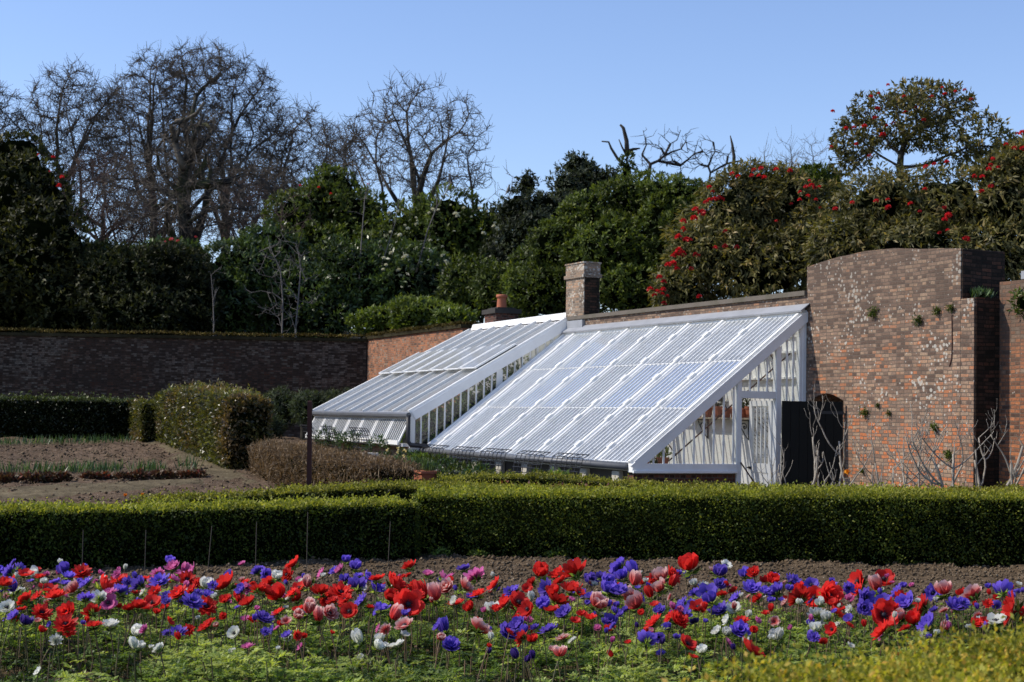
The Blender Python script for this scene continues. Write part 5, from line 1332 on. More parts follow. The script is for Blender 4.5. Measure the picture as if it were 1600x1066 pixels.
# dead oaks behind the laurel
Yd = 64
tr = trunkline([(978, 300), (979, 262), (980, 235)], Yd)
od, *_ = tree('dead_tree', tuple(tr[0]), [tl(985, 250, Yd, 28, 30)], 60, 0.17, 'dead ivy clad snag with a hooked broken top', trunk=tr, twigs=1, twl=0.6, tip=0.012, bark=DEADW, twig=DEADW)
b0 = np.array(tr[0])
for pts, r0 in (([(980, 240), (979, 220), (974, 200), (969, 195)], 0.11), ([(978, 262), (965, 248), (955, 232), (951, 222), (940, 221)], 0.07), ([(980, 245), (972, 230), (967, 218)], 0.05), ([(981, 236), (990, 233), (1000, 232)], 0.07)):
    P_ = [Vector(at(x, y, Yd) - b0) for x, y in pts]; n_ = len(P_); MB().tube(P_, [r0 * (1 - 0.6 * i / (n_ - 1)) for i in range(n_)], 6).build('limb', DEADW, od, smooth=True)
lm = LM(); c = at(979, 275, Yd) - b0; bush(lm, [(c[0], c[1], c[2], 0.35, 0.35, 1.0)], 500, 0.16, 5, 0.5, core=0.5, seed=55, front=False); lm.build('ivy', L_LAUREL, od)
def tlimb(pts, Y, kx=2.424, x0=940, y0=100):
    q = [at(x / kx + x0, y / kx + y0, Y) for x, y in pts]; o = [q[0]]
    for c in q[1:]:
        n = max(1, int(np.linalg.norm(c - o[-1]) / 0.35)); s0 = o[-1]
        for i in range(1, n + 1): o.append(s0 + (c - s0) * i / n + rng.normal(size=3) * 0.03)
    return o


LA = [tlimb(l, 66) for l in ([(175, 420), (185, 385), (150, 345), (165, 305), (160, 250)], [(185, 385), (240, 345), (300, 320), (320, 290), (320, 265)], [(240, 345), (225, 320), (205, 310)], [(240, 345), (262, 300), (285, 290)], [(280, 425), (300, 385), (350, 345), (368, 300)], [(300, 385), (270, 365), (262, 340)], [(350, 345), (385, 330), (372, 310)])]
LB = [tlimb(l, 66) for l in ([(380, 430), (400, 390), (430, 330), (462, 345)], [(430, 330), (420, 300)], [(400, 390), (370, 380), (350, 395)], [(440, 420), (470, 380), (530, 370), (560, 385)], [(470, 380), (480, 350)])]
oak(1020, 66, [(1012, 300), (1014, 276)], [(1045, 235, 66, 38, 24), (1010, 245, 66, 26, 30), (1070, 260, 66, 36, 20)], 420, 0.15, 'contorted bare tree right beside the hooked dead snag', limbs=LA, bark=DEADW, twig=DEADW, limbR=0.42, twigs=4, twl=0.8, jit=0.8, tip=0.014, step=0.5, kill=0.8)
oak(1120, 66, [(1105, 300), (1110, 270)], [(1115, 250, 66, 40, 26), (1085, 262, 66, 34, 20)], 420, 0.13, 'contorted bare tree beside the single dead spike', limbs=LB, bark=DEADW, twig=DEADW, limbR=0.42, twigs=4, twl=0.8, jit=0.8, tip=0.013, step=0.5, kill=0.75)
b0 = Vector(at(1146, 275, 65)); P_ = [Vector(at(x, y, 65)) - b0 for x, y in ((1146, 320), (1146, 275), (1147, 245), (1144, 225), (1141, 212))]
o = empty('dead_tree', tuple(b0), 0, 'single dead spike standing above the rhododendron, closest to its red top', 'tree')
MB().tube(P_, [.08, .08, .07, .05, .02], 6).build('trunk', DEADW, o, smooth=True)
for k, (px, top, s_) in enumerate([(1195, 225, 35), (1235, 215, 38), (1270, 210, 36), (1310, 225, 34)]):
    oak(px, 80, [(px, 330), (px + 2, 300)], [(px, top + 36, 80, s_, 42)], 420, 0.12, f'fine pale twigged bare tree behind the rhododendrons, {ords[k]} from the dead spike', twigs=4, twl=1.2, tip=0.0105, twig=TWIGP, up=0.35, step=0.6, kill=0.9, jit=0.15, group='pale twigged trees')
oak(790, 70, [(795, 400), (792, 350)], [(795, 310, 70, 30, 45)], 120, 0.1, 'thin wispy bare tree in the gap of sky', twigs=2, twl=1.0, tip=0.011, twig=TWIGP, up=0.15)
# flowering tree above the tall wall
tr = trunkline([(1408, 300), (1406, 262), (1408, 240)], 38)
ot, N_, r__ = tree('rhododendron_tree', tuple(tr[0]), [tl(1400, 190, 38, 70, 42), tl(1460, 175, 38, 65, 40), tl(1345, 215, 38, 42, 40), tl(1530, 215, 37.5, 45, 40), tl(1430, 205, 38, 50, 30), tl(1590, 240, 37.5, 30, 26), tl(1330, 250, 38, 30, 22), tl(1440, 150, 38, 50, 25), tl(1570, 230, 37.5, 30, 35), tl(1500, 230, 37.5, 50, 30)], 1500, 0.2,
                   'umbrella shaped rhododendron tree with red blooms above the tallest wall', trunk=tr, twigs=1, twl=0.35, step=0.28, kill=0.36, infl=4.0, tip=0.011, jit=0.5, split=0.035)
tips = N_[(r__ < 0.016)]; tips = tips[rng.random(len(tips)) < 0.75]
b0 = np.array(tr[0]); k_ = 9
P_ = np.repeat(tips, k_, 0) + rng.normal(0, .06, (len(tips) * k_, 3)) - b0
lm = LM(); lm.add(*leaves(P_, rdir(len(P_)) + np.array([0, -.1, -0.1]), rng.uniform(.1, .19, len(P_)), 0.055, np.repeat(rng.random(len(tips)), k_) * .5 + rng.random(len(P_)) * .45)); bush(lm, [tuple(np.array(l[:3]) - b0) + tuple(l[3:]) for l in (tl(1395, 185, 38, 68, 38), tl(1465, 165, 38, 62, 34), tl(1340, 215, 38, 40, 34), tl(1535, 215, 37.5, 42, 34), tl(1328, 255, 38, 28, 18), tl(1440, 145, 38, 45, 20), tl(1572, 235, 37.5, 26, 28), tl(1430, 210, 38, 48, 26), tl(1500, 235, 37.5, 40, 24))], 8500, 0.14, 7, 0.34, droop=0.3, core=None, seed=71, amp=0.25, front=False)
lm.build('foliage', L_RHODO, ot)
l2 = LM(); nn = 60; q = rdir(nn); q[:, 2] = np.abs(q[:, 2]) * 0.9 - 0.1; l2.add(*leaves(q * 0.45, q + rdir(nn) * 0.7, rng.uniform(.45, .7, nn), 0.5, rng.random(nn))); me = l2.mesh('flower_cluster', L_REDFL)
for x, y, f in [(875, 180, .8), (925, 245, .9), (955, 243, .9), (995, 237, 1), (1065, 270, 1.2), (1035, 205, .9), (1045, 170, 1), (1020, 125, .8), (1085, 80, .7), (1145, 125, .8), (1150, 185, .9), (1105, 225, .8), (1080, 235, .7), (1220, 213, .9), (1250, 125, .8), (1300, 115, .8), (1340, 105, .7), (1375, 100, .7), (1400, 135, .8), (965, 305, .8), (1015, 350, .9), (870, 315, .7), (1560, 315, 1), (1575, 265, .8), (1050, 112, .6), (1190, 165, .6), (1290, 90, .6)]:
    c = at(x / 2.424 + 940, y / 2.424 + 100, 37.2) - b0; link('flower_cluster', me, ot, tuple(c), (0, 0, x), (0.075 * f,) * 3)
# slender pale trunks and saplings
def sapling(label, pts, Y, r0, natt, lobes, group=None, tw=TWIGR, up=0.25, tip=0.008):
    tr = trunkline(pts, Y); return tree('sapling', tuple(tr[0]), [tl(*l) for l in lobes], natt, r0, label, trunk=tr, bark=BARKP, twig=tw, twigs=2, twl=0.8, tip=tip, up=up, split=0.03, group=group, step=0.4, kill=0.6)


sapling('slim straight pale trunk, closest to the domed shrub', [(562, 415), (566, 360), (570, 310), (578, 285)], 55, 0.055, 90, [(575, 285, 55, 26, 24)], tw=TWIGP)
sapling('pale trunk forked low among the cream blooms', [(597, 410), (606, 385), (617, 350), (624, 310)], 55, 0.05, 100, [(625, 300, 55, 28, 30)], tw=TWIGP)
sapling('leaning pale trunk slanting toward the glasshouse chimney', [(642, 455), (655, 410), (668, 360), (682, 325), (697, 300)], 55, 0.065, 130, [(700, 295, 55, 40, 30)], tw=TWIGP)
sapling('pale bare sapling with spreading side branches, nearer the wall corner', [(462, 515), (466, 470), (470, 420)], 50, 0.07, 380, [(465, 420, 50, 42, 70), (455, 480, 50, 48, 30)], tw=TWIGP)
sapling('pale bare sapling with spreading side branches, nearer the dark shrub', [(441, 515), (442, 470), (438, 420)], 50, 0.06, 340, [(430, 420, 50, 40, 60), (420, 480, 50, 44, 30)], tw=TWIGP)
sapling('small bare sapling against the dark rounded shrub', [(334, 500), (333, 470), (330, 430)], 51, 0.05, 120, [(340, 440, 51, 28, 45)], tw=TWIGP)
sapling('purplish fine twigged shrub behind the pale saplings', [(440, 400), (440, 360)], 57, 0.06, 260, [(440, 350, 57, 60, 45)], up=0.4)
sapling('arching brown twiggy shrub behind the terracotta chimney pot', [(800, 500), (805, 480)], 46, 0.04, 420, [(830, 470, 44, 55, 22), (785, 475, 44, 35, 18)], up=0.05)

oak(160, 78, [(160, 380), (162, 340)], [(160, 290, 78, 75, 55), (215, 330, 78, 60, 50), (110, 320, 78, 50, 50)], 2200, 0.3, 'low bare tree filling the gap between the huge evergreen and gnarled tree', twigs=8, twl=1.1, step=0.5, kill=0.58, tip=0.0145, nlimb=6, limbR=0.3, twig=TWIGR, up=0.0)
oak(395, 80, [(395, 380), (395, 340)], [(395, 300, 80, 70, 55), (440, 320, 80, 55, 50)], 1800, 0.28, 'low bare tree between the gnarled tree and the domed green shrub', twigs=8, twl=1.1, step=0.5, kill=0.58, tip=0.0145, nlimb=6, limbR=0.3, up=0.0)
for k, (px, py) in enumerate([(150, 330), (235, 345), (390, 335)]):
    oak(px, 71 + k, [(px, 400), (px + 3, 375)], [(px, py, 71 + k, 62, 62), (px + 45, py + 20, 71 + k, 48, 45), (px - 40, py + 15, 71 + k, 45, 48)], 2600, 0.12, f'dense brown twiggy thicket beneath the bare crowns, {ords[k]} from the huge evergreen', twigs=8, twl=0.9, step=0.42, kill=0.5, tip=0.012, twig=TWIGR, up=0.05, nlimb=8, limbR=0.35, group='twiggy thickets')
# two crows
def crow(px, py, Y, rz, label):
    c = at(px, py, Y); t = MB()
    rings = [(-0.30, 0.0, 0.004, 0.02), (-0.20, 0.0, 0.016, 0.05), (-0.12, 0.01, 0.05, 0.06), (0.0, 0.03, 0.085, 0.08), (0.09, 0.07, 0.075, 0.07), (0.14, 0.12, 0.045, 0.045), (0.18, 0.15, 0.045, 0.045), (0.215, 0.15, 0.03, 0.03), (0.235, 0.145, 0.014, 0.014), (0.29, 0.135, 0.002, 0.003)]
    k = 8; V = [(x, w * math.cos(2 * PI * j / k), z + h * math.sin(2 * PI * j / k)) for x, z, h, w in rings for j in range(k)]
    V = [(x, w_ * 1.0, z) for x, w_, z in V]
    Fq = [(i * k + j, i * k + (j + 1) % k, (i + 1) * k + (j + 1) % k, (i + 1) * k + j) for i in range(len(rings) - 1) for j in range(k)]
    t.add(V, Fq)
    o = t.build('crow', m_paint('crow_feathers', (0.01, 0.01, 0.012), 0.5, 0.2), None, tuple(c), rz, smooth=True)
    o.rotation_euler = (0, -0.8, rz)
    l = MB()
    for sy in (-0.025, 0.025): l.tube([(0.0, sy, -0.03), (0.05, sy, -0.12)], 0.008, 5)
    l.build('legs', IRON, o)
    return tag(o, label, 'bird')


crow(703, 283, 58, 2.6, 'black crow perched among the fine stems of the wide bare tree')
crow(795, 298, 69, 0.6, 'black crow perched on the wispy tree in the gap of sky')

# ------------------------------------------------------------------ the anemone bed
def m_petal(name, base, tip, mid=0.67):
    t = NT(name); f = t.attr('tt'); n = t.noise(60, t.obj(), 3)
    rnd = t.n('ObjectInfo').outputs['Random']
    col = t.ramp(f, [(0.12, base), (0.55, tuple(a * (1 - mid) + b * mid for a, b in zip(base, tip))), (1.0, tip)])
    col = t.mix(1.0, col, t.ramp(n, [(0.3, (0.8,) * 3), (0.7, (1.12,) * 3)]), 'MULTIPLY')
    col = t.mix(1.0, col, t.ramp(rnd, [(0.0, (0.72,) * 3), (1.0, (1.1,) * 3)]), 'MULTIPLY')
    b = t.bsdf(col, 0.5, 0.2); tr = t.n('BsdfTranslucent', None, Color=col)
    return t.done(t.n('MixShader', None, i0=0.5, i1=b, i2=tr))


PET = {'R': m_petal('red_petal', (0.62, 0.012, 0.010), (0.88, 0.05, 0.04)), 'B': m_petal('violet_petal', (0.09, 0.042, 0.38), (0.24, 0.15, 0.74)), 'D': m_petal('deep_purple_petal', (0.035, 0.014, 0.13), (0.10, 0.05, 0.30)),
       'W': m_petal('white_petal', (0.72, 0.74, 0.55), (0.86, 0.85, 0.80)), 'P': m_petal('pink_petal', (0.55, 0.05, 0.24), (0.82, 0.22, 0.5)), 'S': m_petal('flushed_petal', (0.70, 0.045, 0.045), (0.90, 0.66, 0.60), 0.22)}
CNAME = {'R': 'scarlet', 'B': 'violet', 'D': 'dark purple', 'W': 'white', 'P': 'pink', 'S': 'rose and white'}
STEMM = G('flower_stalk', [(0, (0.10, 0.10, 0.035)), (1, (0.17, 0.10, 0.06))], 0.0, 0.6, 0.3)
CENT = m_paint('dark_centre', (0.012, 0.010, 0.018), 0.7, 0.3, (0.03, 0.02, 0.05))


def bloom_arrays(form, seed):
    "petals around the z axis, radius about 0.5; returns V, F, t"
    r = np.random.default_rng(seed); V = []; Fq = []; T = []; nb = 0
    ringsets = {'open': [(7, 1.45, 0.95, .50, .40), (6, 1.25, 0.75, .44, .36)], 'double': [(11, 1.55, 1.15, .52, .22), (10, 1.25, 0.85, .46, .20), (9, 0.9, 0.5, .36, .17)],
                'cup': [(6, 1.35, 0.05, .56, .46), (5, 1.15, -0.1, .50, .42)], 'bud': [(5, 0.9, -0.25, .60, .34), (4, 0.7, -0.3, .55, .30)], 'full': [(9, 1.5, 0.75, .52, .30), (8, 1.2, 0.4, .46, .28), (7, 0.8, 0.1, .38, .24)]}
    for n, e0, e1, L, Wd in ringsets[form]:
        a0 = r.uniform(0, 6)
        for i in range(n):
            az = a0 + 2 * PI * i / n + r.normal(0, .10); l = L * r.uniform(.85, 1.12); tw = r.normal(0, .18); nr, nc = 5, 4
            rad, z = 0.03, 0.0; rows = []
            for j in range(nr):
                t = j / (nr - 1); el = e0 + (e1 - e0) * t + r.normal(0, .05)
                if j: rad += l / (nr - 1) * math.sin(el); z += l / (nr - 1) * math.cos(el)
                w = Wd * (0.35 + 0.65 * math.sin(PI * min(1, 0.12 + t * 0.78)) ** 0.8) * (0.55 if j == nr - 1 else 1) * 0.5
                for c in range(nc):
                    s = (c / (nc - 1) * 2 - 1); cup = -0.10 * (1 - s * s) * w * 4
                    x = rad + cup * math.cos(el) * 0.5; y = s * w + tw * t * 0.08; zz = z - cup * math.sin(el) * -0.5 + (r.normal(0, .014) if j == nr - 1 else 0)
                    V.append((x * math.cos(az) - y * math.sin(az), x * math.sin(az) + y * math.cos(az), zz)); T.append(t)
            for j in range(nr - 1):
                for c in range(nc - 1):
                    b = nb + j * nc + c; Fq.append((b, b + 1, b + nc + 1, b + nc))
            nb += nr * nc
    return np.array(V), np.array(Fq), np.array(T)


FORMS = ['open', 'double', 'cup', 'bud', 'full']
BL = {(f, k): bloom_arrays(f, 100 + 7 * FORMS.index(f) + k) for f in FORMS for k in range(2)}
BME = {}
for (f, k), (V, Fq, T) in BL.items():
    for c in PET: BME[(f, k, c)] = np_mesh('bloom', V, Fq, PET[c], tt=T, smooth=True)
mc = MB(); mc.lathe([(0.0, -0.01), (0.07, 0.0), (0.095, 0.05), (0.08, 0.10), (0.04, 0.13), (0.0, 0.135)], k=10)
for i in range(14):
    a = i * 2.4; mc.tube([(0.06 * math.cos(a), 0.06 * math.sin(a), 0.04), (0.16 * math.cos(a), 0.16 * math.sin(a), 0.10)], 0.012, 4)
_c = mc.build('flower_centre', CENT); CENTME = _c.data; bpy.data.objects.remove(_c)
lm = LM(); n = 26; a = rng.uniform(0, 6.28, n)
lm.add(*leaves(np.zeros((n, 3)) + np.array([0, 0, -0.12]), np.column_stack([np.cos(a), np.sin(a), rng.uniform(-.2, .5, n)]), rng.uniform(.22, .42, n), 0.10, rng.random(n))); COLLAR = lm.mesh('leaf_collar', L_FERN)

C1 = "B5,215,50 B60,220,80 B120,195,60 R160,235,70 W205,250,80 W275,285,45 R25,300,80 R85,280,60 B85,335,80 B8,340,30 B410,215,80 B345,285,60 B430,250,70 B410,290,60 R510,225,85 R245,255,50 W130,340,40 B540,290,80 B500,285,40 R300,330,90 R345,375,100 R160,395,80 R235,370,60 W255,385,45 S463,335,75 R640,310,100 W645,265,40 B535,385,80 W620,385,80 P675,410,80 P690,345,60 R740,275,80 R775,260,50 B750,345,100 B870,300,80 R850,350,50 R905,260,50 B800,280,50 B850,255,40 B1000,280,95 P985,230,60 P930,290,50 B1065,160,60 P1085,190,70 P1120,230,60 P1150,215,50 P1205,215,70 R1170,265,75 P1085,265,50 R1240,300,60 R970,340,60 R1115,355,90 P1160,315,40 R1200,330,60 W1285,310,80 B1330,300,50 R1415,305,115 B1300,365,60 W1345,375,40 B1200,410,110 B1140,405,50 B1045,370,70 R950,415,85 R865,440,90 R800,455,60 R910,445,60 R975,475,40 R1035,440,50 B1040,400,50 R1290,435,90 R1410,395,60 R1490,380,65 R1555,415,80 B1510,330,60 P1545,320,50 R1535,285,50 B1430,235,55 W45,440,80 B90,495,95 D150,540,75 R135,455,50 R260,475,85 R575,470,80 R425,470,90 R410,550,100 R430,590,60 R545,530,35 R585,555,80 R255,588,45 W685,560,95 W865,600,75 B1110,600,90 R1120,635,40 R1060,528,45 R1290,560,75 R1318,525,45 W1465,600,70 W840,690,65 W880,690,55 W995,700,65 W945,692,30 W1450,725,45 B1590,515,40 B515,540,30 W240,840,50 W1240,510,30"
C2 = "B15,215,70 B60,230,60 R235,175,85 R195,235,65 W130,255,65 P412,225,55 B560,150,55 B490,210,50 P530,205,60 B620,195,70 B560,270,60 B640,240,50 B690,250,60 R755,265,75 B630,310,100 B750,325,85 R95,290,85 R50,340,80 R10,330,70 R150,375,110 S335,280,75 S320,305,60 R270,320,70 R230,350,60 R255,395,70 R400,350,90 R440,390,80 R530,350,100 R480,400,60 R560,390,60 S325,465,80 S265,500,60 S385,520,75 S460,475,75 R270,460,60 R585,465,80 R140,470,55 B660,400,85 B780,450,80 B760,470,50 R860,300,110 R900,310,80 R985,305,50 R960,190,70 R840,390,80 R950,420,130 R1040,385,100 R1010,360,60 S1080,330,60 S1125,390,90 S1190,320,85 R1110,310,30 S1300,315,85 R1220,275,50 P1170,260,70 P1215,250,50 P1370,250,95 P1075,235,55 B1300,200,70 R1390,360,80 B1340,380,60 R1250,420,80 W1240,395,50 R1340,450,60 S1390,575,110 R1495,300,80 R1550,430,100 W1470,460,80 R1500,450,50 B1585,340,60 R1560,380,50 B1250,330,30 P5,450,30 B45,510,95 B60,590,45 B105,575,45 B195,620,65 S190,525,50 R150,550,40 S855,510,85 S930,555,85 W650,655,80 W780,645,65 W755,690,70 W880,680,90 W930,610,50 W800,690,50 R715,440,45 B1175,590,90 S1150,635,50 B1215,685,95 B1580,600,110 R1455,685,28 W140,700,28 W660,755,40 R472,600,25"
C3 = "B20,330,55 B180,195,75 R185,235,90 R130,290,60 R95,320,50 R40,410,100 R100,450,80 R25,440,60 W120,390,50 B220,320,90 B375,190,80 R395,230,120 R285,240,80 R300,280,70 R270,350,70 R375,335,100 R420,350,60 R280,410,110 R250,460,80 B200,430,80 B330,480,90 B450,350,50 B490,370,60 B500,265,70 B555,250,60 B470,265,40 B675,190,110 B740,190,60 B770,225,80 B690,255,80 B600,280,80 B600,340,90 B660,350,110 B620,300,60 S765,295,80 S740,350,70 R820,290,40 S530,430,100 R435,480,50 R490,510,60 B535,480,50 B600,430,40 B650,470,70 B680,490,45 S740,390,80 S785,435,100 B800,375,50 B710,460,45 R395,525,50 B615,530,80 B655,430,40 R885,260,60 S935,260,90 S930,330,80 R1000,240,80 R990,300,60 R870,370,60 B1040,230,40 B1085,250,50 R1115,195,110 W1140,295,50 B1150,350,70 B1065,415,70 S1265,215,60 W1335,175,60 B1300,235,90 B1300,300,70 B1225,360,110 B1250,400,90 B1300,460,100 R1310,365,55 R1385,340,50 R1350,300,30 B1460,240,70 R1510,225,60 B1400,380,70 B1500,330,90 B1580,340,60 R1540,390,60 R1580,275,50 B1120,415,50 R1165,440,80 R1200,450,40 P1010,445,40 P1050,460,40 B1060,485,100 B920,460,60 R990,505,70 R1040,530,90 R890,535,90 B975,575,60 D1140,530,50 B1210,530,30 W1390,450,80 W1475,495,50 W1350,515,60 R1435,525,60 W1285,590,60 W1340,605,60 B1425,590,100 R1490,710,130 R1095,670,85 W1190,715,60 D1385,700,35 B840,650,100 B920,625,55 D935,665,40 B930,725,45 R840,600,35 D785,560,30 B45,550,90 B85,590,60 R65,630,70 R125,650,60 B145,570,50 B230,585,95 S320,635,70 S300,740,75 S260,705,50 D30,755,60 D130,755,45 D85,775,45 R1130,750,50 B625,650,25 B590,595,30"
C4 = "R30,280,70 B40,245,45 B50,350,100 B15,400,40 B160,280,90 B130,330,50 B270,300,75 R195,385,110 R200,340,70 R290,380,100 R380,370,120 R420,350,60 B400,310,60 B500,320,65 R570,280,115 R560,330,60 R725,262,95 S685,325,85 B810,345,80 B845,310,40 B610,380,100 B600,440,80 B720,400,80 R830,380,60 B870,420,110 W310,490,95 W330,420,60 W370,510,60 R425,475,65 B505,505,50 R508,552,45 W300,580,75 B262,645,65 B270,545,50 R400,575,60 W330,540,50 R720,490,130 R760,450,90 S820,510,80 R720,590,110 R860,580,60 R970,440,110 R920,530,80 B1010,548,115 B1040,460,50 B1030,350,80 S1100,350,95 R1210,360,50 S1285,370,110 B1180,440,110 B1220,410,60 B1310,445,35 R1375,415,45 B1425,425,50 B1470,345,110 B1515,375,50 R1530,450,150 R1590,490,90 W1425,530,110 R1300,545,60 R1340,530,50 S1100,460,45 S1110,570,60 W1055,605,40 W510,450,45 W450,430,25 W940,405,35 W60,635,90 W20,635,40 R20,460,40 S40,525,50 P500,390,40"
FL = []
for cs, x0 in ((C1, 0), (C2, 400), (C3, 800), (C4, 1200)):
    for w in cs.split():
        a, b, d = w[1:].split(','); FL.append((w[0], x0 + int(a) / 4, 840 + int(b) / 4, int(d) / 4))
FR = random.Random(21)
flowers = []
for c, px, py, d in FL:
    z = 0.40 + FR.uniform(-.05, .06) - 0.10 * max(0, (py - 950) / 100)
    dd = ray(px, py); Y = (z - EYE) / dd[2] * dd[1]
    P = at(px, py, Y); size = (1.54 if c in 'RSP' else 1.4) * d / F * Y
    form = FR.choices(FORMS, {'R': (2.6, 4, 1.0, .3, 3.4), 'B': (2.2, 3.6, 1.6, .3, 3), 'D': (1, 1, 2, 2, 1), 'W': (2, .6, 4, .5, .8), 'P': (1, 4, .5, .2, 3), 'S': (1.6, .8, 4, 1, 1.5)}[c])[0]
    if d < 11: form = 'bud' if FR.random() < .5 else 'cup'
    flowers.append(dict(c=c, p=P, px=px, py=py, d=d, size=max(0.035, size) * {'open': 1.0, 'double': 1.0, 'cup': 1.15, 'bud': 1.35, 'full': 1.05}[form], form=form, v=FR.randint(0, 1)))
flowers.sort(key=lambda q: -q['d'])
main, rest = flowers[:296], flowers[296:]
for k in range(330):                                      # many more small blooms between the large ones
    c = FR.choices('RBSPWD', (24, 19, 20, 20, 18, 3))[0]; Y = 13.3 - 4.0 * FR.random() ** 1.5; X = FR.uniform(-.345, .40) * Y
    if X > 1.2 and Y < 9.4: continue
    rest.append(dict(c=c, p=np.array([X, Y, FR.uniform(.27, .42)]), px=0, py=0, d=10, size=FR.uniform(.05, .085), form=FR.choice(FORMS), v=FR.randint(0, 1)))


def bloom_rot(q):
    az = FR.choice((FR.gauss(PI, .7), FR.gauss(-PI / 2, .6), FR.uniform(0, 6.28))); tl_ = min(1.35, abs(FR.gauss(0.72, .35)))
    if q['form'] in ('cup', 'bud'): tl_ *= 0.55
    ax = Vector((math.cos(az), math.sin(az), 0)); nrm_ = Vector((0, 0, 1)) * math.cos(tl_) + ax * math.sin(tl_)
    return nrm_.to_track_quat('Z', 'Y').to_matrix() @ Matrix.Rotation(FR.uniform(0, 6.28), 3, 'Z')


def stem_pts(q):
    "curved stalk from the ground to the bloom, relative to the stalk's foot"
    h = q['p'][2]; foot = np.array([q['p'][0] + FR.gauss(0, .035), q['p'][1] + FR.gauss(0, .04), 0.0]); top = Vector(q['p'] - foot)
    pts = []
    bend = Vector((FR.gauss(0, .02), FR.gauss(0, .02), 0))
    for i in range(6): t = i / 5; pts.append(Vector((top.x * t ** 1.6, top.y * t ** 1.6, top.z * t)) + bend * math.sin(PI * t))
    return foot, pts


def row_of(q): return 'back' if q['py'] < 908 else ('middle' if q['py'] < 955 else 'front')
cnt = {}
for q in sorted(main, key=lambda q: q['px']):
    k = (q['c'], row_of(q)); cnt[k] = cnt.get(k, 0) + 1; q['ord'] = cnt[k]
FD = {'open': 'wide open', 'double': 'many petalled', 'cup': 'cup shaped', 'bud': 'half closed', 'full': 'full ruffled'}


def nth(n):
    s = 'th' if 10 <= n % 100 <= 20 else {1: 'st', 2: 'nd', 3: 'rd'}.get(n % 10, 'th')
    return f'{n}{s}'


for q in main:
    foot, pts = stem_pts(q)
    zb = 0.0
    lab = f"{FD[q['form']]} {CNAME[q['c']]} anemone, {nth(q['ord'])} of its colour from the left, {row_of(q)} band"
    t = empty('anemone', tuple(foot), 0, lab, 'flower', 'anemones in the bed')
    V, Fq = tubes(np.array(pts[:-1]), np.array(pts[1:]), np.full(5, .0042), np.full(5, .0038), 5)
    link('stem', np_mesh('stem', V, Fq, STEMM, rnd=np.full(len(Fq), FR.random()), smooth=True), t)
    R = bloom_rot(q).to_4x4(); s = q['size']
    b = link('bloom', BME[(q['form'], q['v'], q['c'])], t)
    b.matrix_basis = Matrix.Translation(pts[-1]) @ R @ Matrix.Diagonal((s, s, s, 1))
    link('leaf_collar', COLLAR, b, (0, 0, -0.04))
    if q['form'] not in ('bud',): link('flower_centre', CENTME, b, (0, 0, 0.03), (0, 0, 0), (0.9, 0.9, 0.9))
# the rest of the blooms, the smallest ones, as one mass
Vs, Fs, Ts, Ms, Rs, off = [], [], [], [], [], 0
mats_ = list(PET); ML = [PET[c] for c in mats_] + [STEMM]
for q in rest:
    foot, pts = stem_pts(q); V, Fq, T = BL[(q['form'], q['v'])]
    R = np.array(bloom_rot(q)); V = V @ R.T * q['size'] + q['p']
    Vs.append(V); Fs.append(Fq + off); Ts.append(T); Ms += [mats_.index(q['c'])] * len(Fq); Rs += [.5] * len(Fq); off += len(V)
    V, Fq = tubes(np.array(pts[:-1]) + foot, np.array(pts[1:]) + foot, np.full(5, .0035), np.full(5, .003), 4)
    Vs.append(V); Fs.append(Fq + off); Ts.append(np.zeros(len(V))); Ms += [len(mats_)] * len(Fq); Rs += [FR.random()] * len(Fq); off += len(V)
# and more stalks of spent flowers among the leaves
for k in range(520):
    x, y = rng.uniform(-3.6, 3.8), rng.uniform(8.6, 12.6); h = rng.uniform(.2, .36); l = rng.normal(0, .05, 2)
    pts = np.array([(x + l[0] * t ** 1.5, y + l[1] * t ** 1.5, h * t) for t in np.linspace(0, 1, 5)])
    V, Fq = tubes(pts[:-1], pts[1:], np.full(4, .0036), np.full(4, .003), 4)
    Vs.append(V); Fs.append(Fq + off); Ts.append(np.zeros(len(V))); Ms += [len(mats_)] * len(Fq); Rs += [FR.random()] * len(Fq); off += len(V)
tag(link('small_anemones', np_mesh('small_anemones', np.vstack(Vs), np.vstack(Fs), ML, rnd=np.array(Rs), tt=np.concatenate(Ts), midx=np.array(Ms), smooth=True)), kind='stuff')

# feathery leaves of the bed: rosettes of divided fronds
n = 40000
P = np.column_stack([rng.uniform(-4.3, 4.6, n), rng.uniform(6.6, 13.9, n)])
cov = vnoise(P[:, 0], P[:, 1], 0.55, 61) + 0.6 * vnoise(P[:, 0], P[:, 1], 0.2, 62)
edge = 13.35 - 0.35 * sst(-1.0, 3.5, P[:, 0]) + 0.5 * vnoise(P[:, 0], P[:, 0] * 0, 0.7, 63)
keep = (cov > -0.36) & (P[:, 1] < edge); P = P[keep]; cov = cov[keep]; n = len(P)
Hh = (0.05 + 0.30 * np.clip(cov + 0.40, 0, 1) * rng.uniform(.5, 1.2, n)) * np.where(P[:, 1] > 12.6, 0.7, 1.0)
Z = Hh * rng.uniform(0.35, 1.0, n) ** 0.6 + 0.02
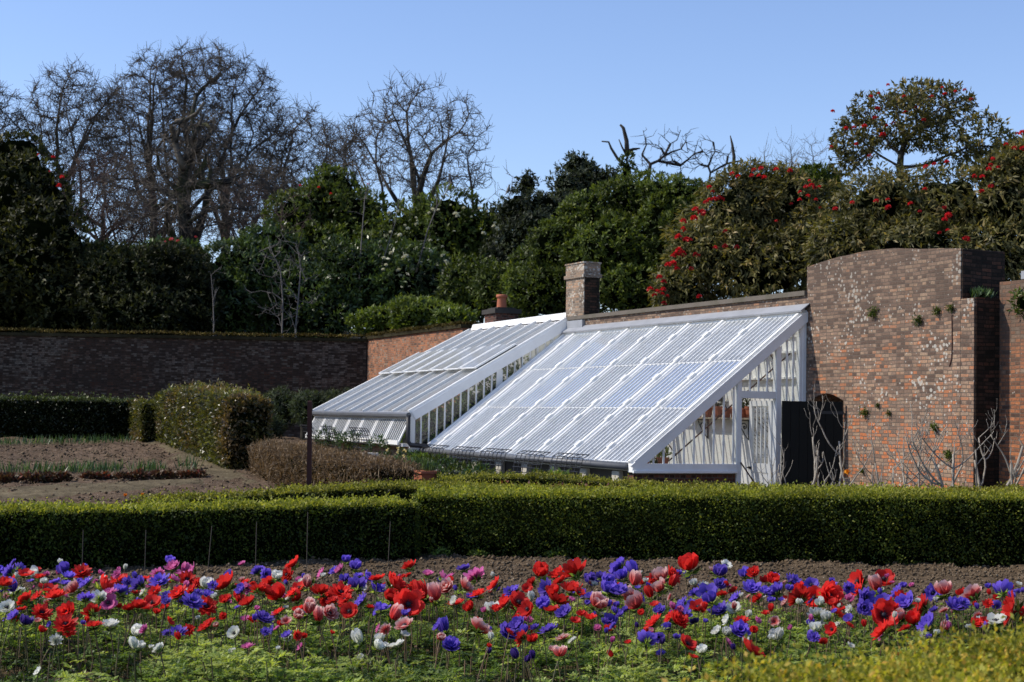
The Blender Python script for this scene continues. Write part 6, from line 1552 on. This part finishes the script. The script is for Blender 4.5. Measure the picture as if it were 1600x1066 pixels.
# template frond: 3 divided lobes of leaflets
tpl_b, tpl_d, tpl_l = [], [], []
for a in (-0.9, 0.0, 0.9):
    ax = np.array([math.sin(a), math.cos(a), 0.05])
    for s_, sp, l in ((0.25, 0.9, .35), (0.25, -0.9, .35), (0.5, 0.7, .32), (0.5, -0.7, .32), (0.72, 0.0, .38)):
        d = np.array([math.sin(a + sp), math.cos(a + sp), 0.1]); tpl_b.append(ax * s_ * 0.9); tpl_d.append(d); tpl_l.append(l)
tpl_b, tpl_d, tpl_l = np.array(tpl_b), np.array(tpl_d), np.array(tpl_l); m = len(tpl_b)
th = rng.uniform(0, 6.28, n); tilt = rng.normal(0.15, .45, n); sc = rng.uniform(.032, .07, n)


def orient(v):
    x, y, z = v[None, :, 0], v[None, :, 1], v[None, :, 2]
    y2 = y * np.cos(tilt)[:, None] - z * np.sin(tilt)[:, None]; z2 = y * np.sin(tilt)[:, None] + z * np.cos(tilt)[:, None]
    return np.stack([x * np.cos(th)[:, None] - y2 * np.sin(th)[:, None], x * np.sin(th)[:, None] + y2 * np.cos(th)[:, None], z2], -1)


B_ = orient(tpl_b) * sc[:, None, None] + np.column_stack([P, Z])[:, None]; D_2 = orient(tpl_d) + rng.normal(0, .22, (n, m, 3))
rr = np.clip(-0.06 + 0.95 * (Z / 0.24) ** 1.3 + rng.normal(0, .2, n), 0, 1)  # shade in the gaps painted in: leaves darker near the ground
lm = LM(); lm.add(*leaves(B_.reshape(-1, 3), D_2.reshape(-1, 3), (sc[:, None] * tpl_l[None] * 1.5).ravel(), (sc[:, None] * tpl_l[None] * 0.72).ravel(), np.repeat(rr, m), np.tile([0, 0, 1.0], (n * m, 1)) + rdir(n * m) * 0.4))
st = rng.random(n) < 0.5; k_ = st.sum()
lm.add(*leaves(np.column_stack([P[st] + rng.normal(0, .03, (k_, 2)), np.zeros(k_)]), np.column_stack([rng.normal(0, .2, (k_, 2)), np.ones(k_)]), Z[st], 0.006, rng.random(k_) * 0.5))
tag(lm.build('anemone_foliage', L_FERN), kind='stuff')
# weeds along the hedge foot
for k, (px, s_) in enumerate([(690, 0.10), (745, 0.09), (868, 0.11), (905, 0.08), (1110, 0.10), (1365, 0.12)]):
    g_ = gnd(px, 872 + 0.008 * (px - 800)); lm = LM(); nn = 90; q = rdir(nn) * s_ * np.array([1, .6, .5]); q[:, 2] = np.abs(q[:, 2]) + .02
    lm.add(*leaves(q, q * 8 + rdir(nn), 0.05, 0.025, rng.random(nn))); tag(lm.build('weed', L_FERN, None, (g_[0], g_[1], 0.02)), f'small green weed at the foot of the tallest box hedge, {ords[k]} from its inner corner', 'weed', 'weeds at the hedge foot')
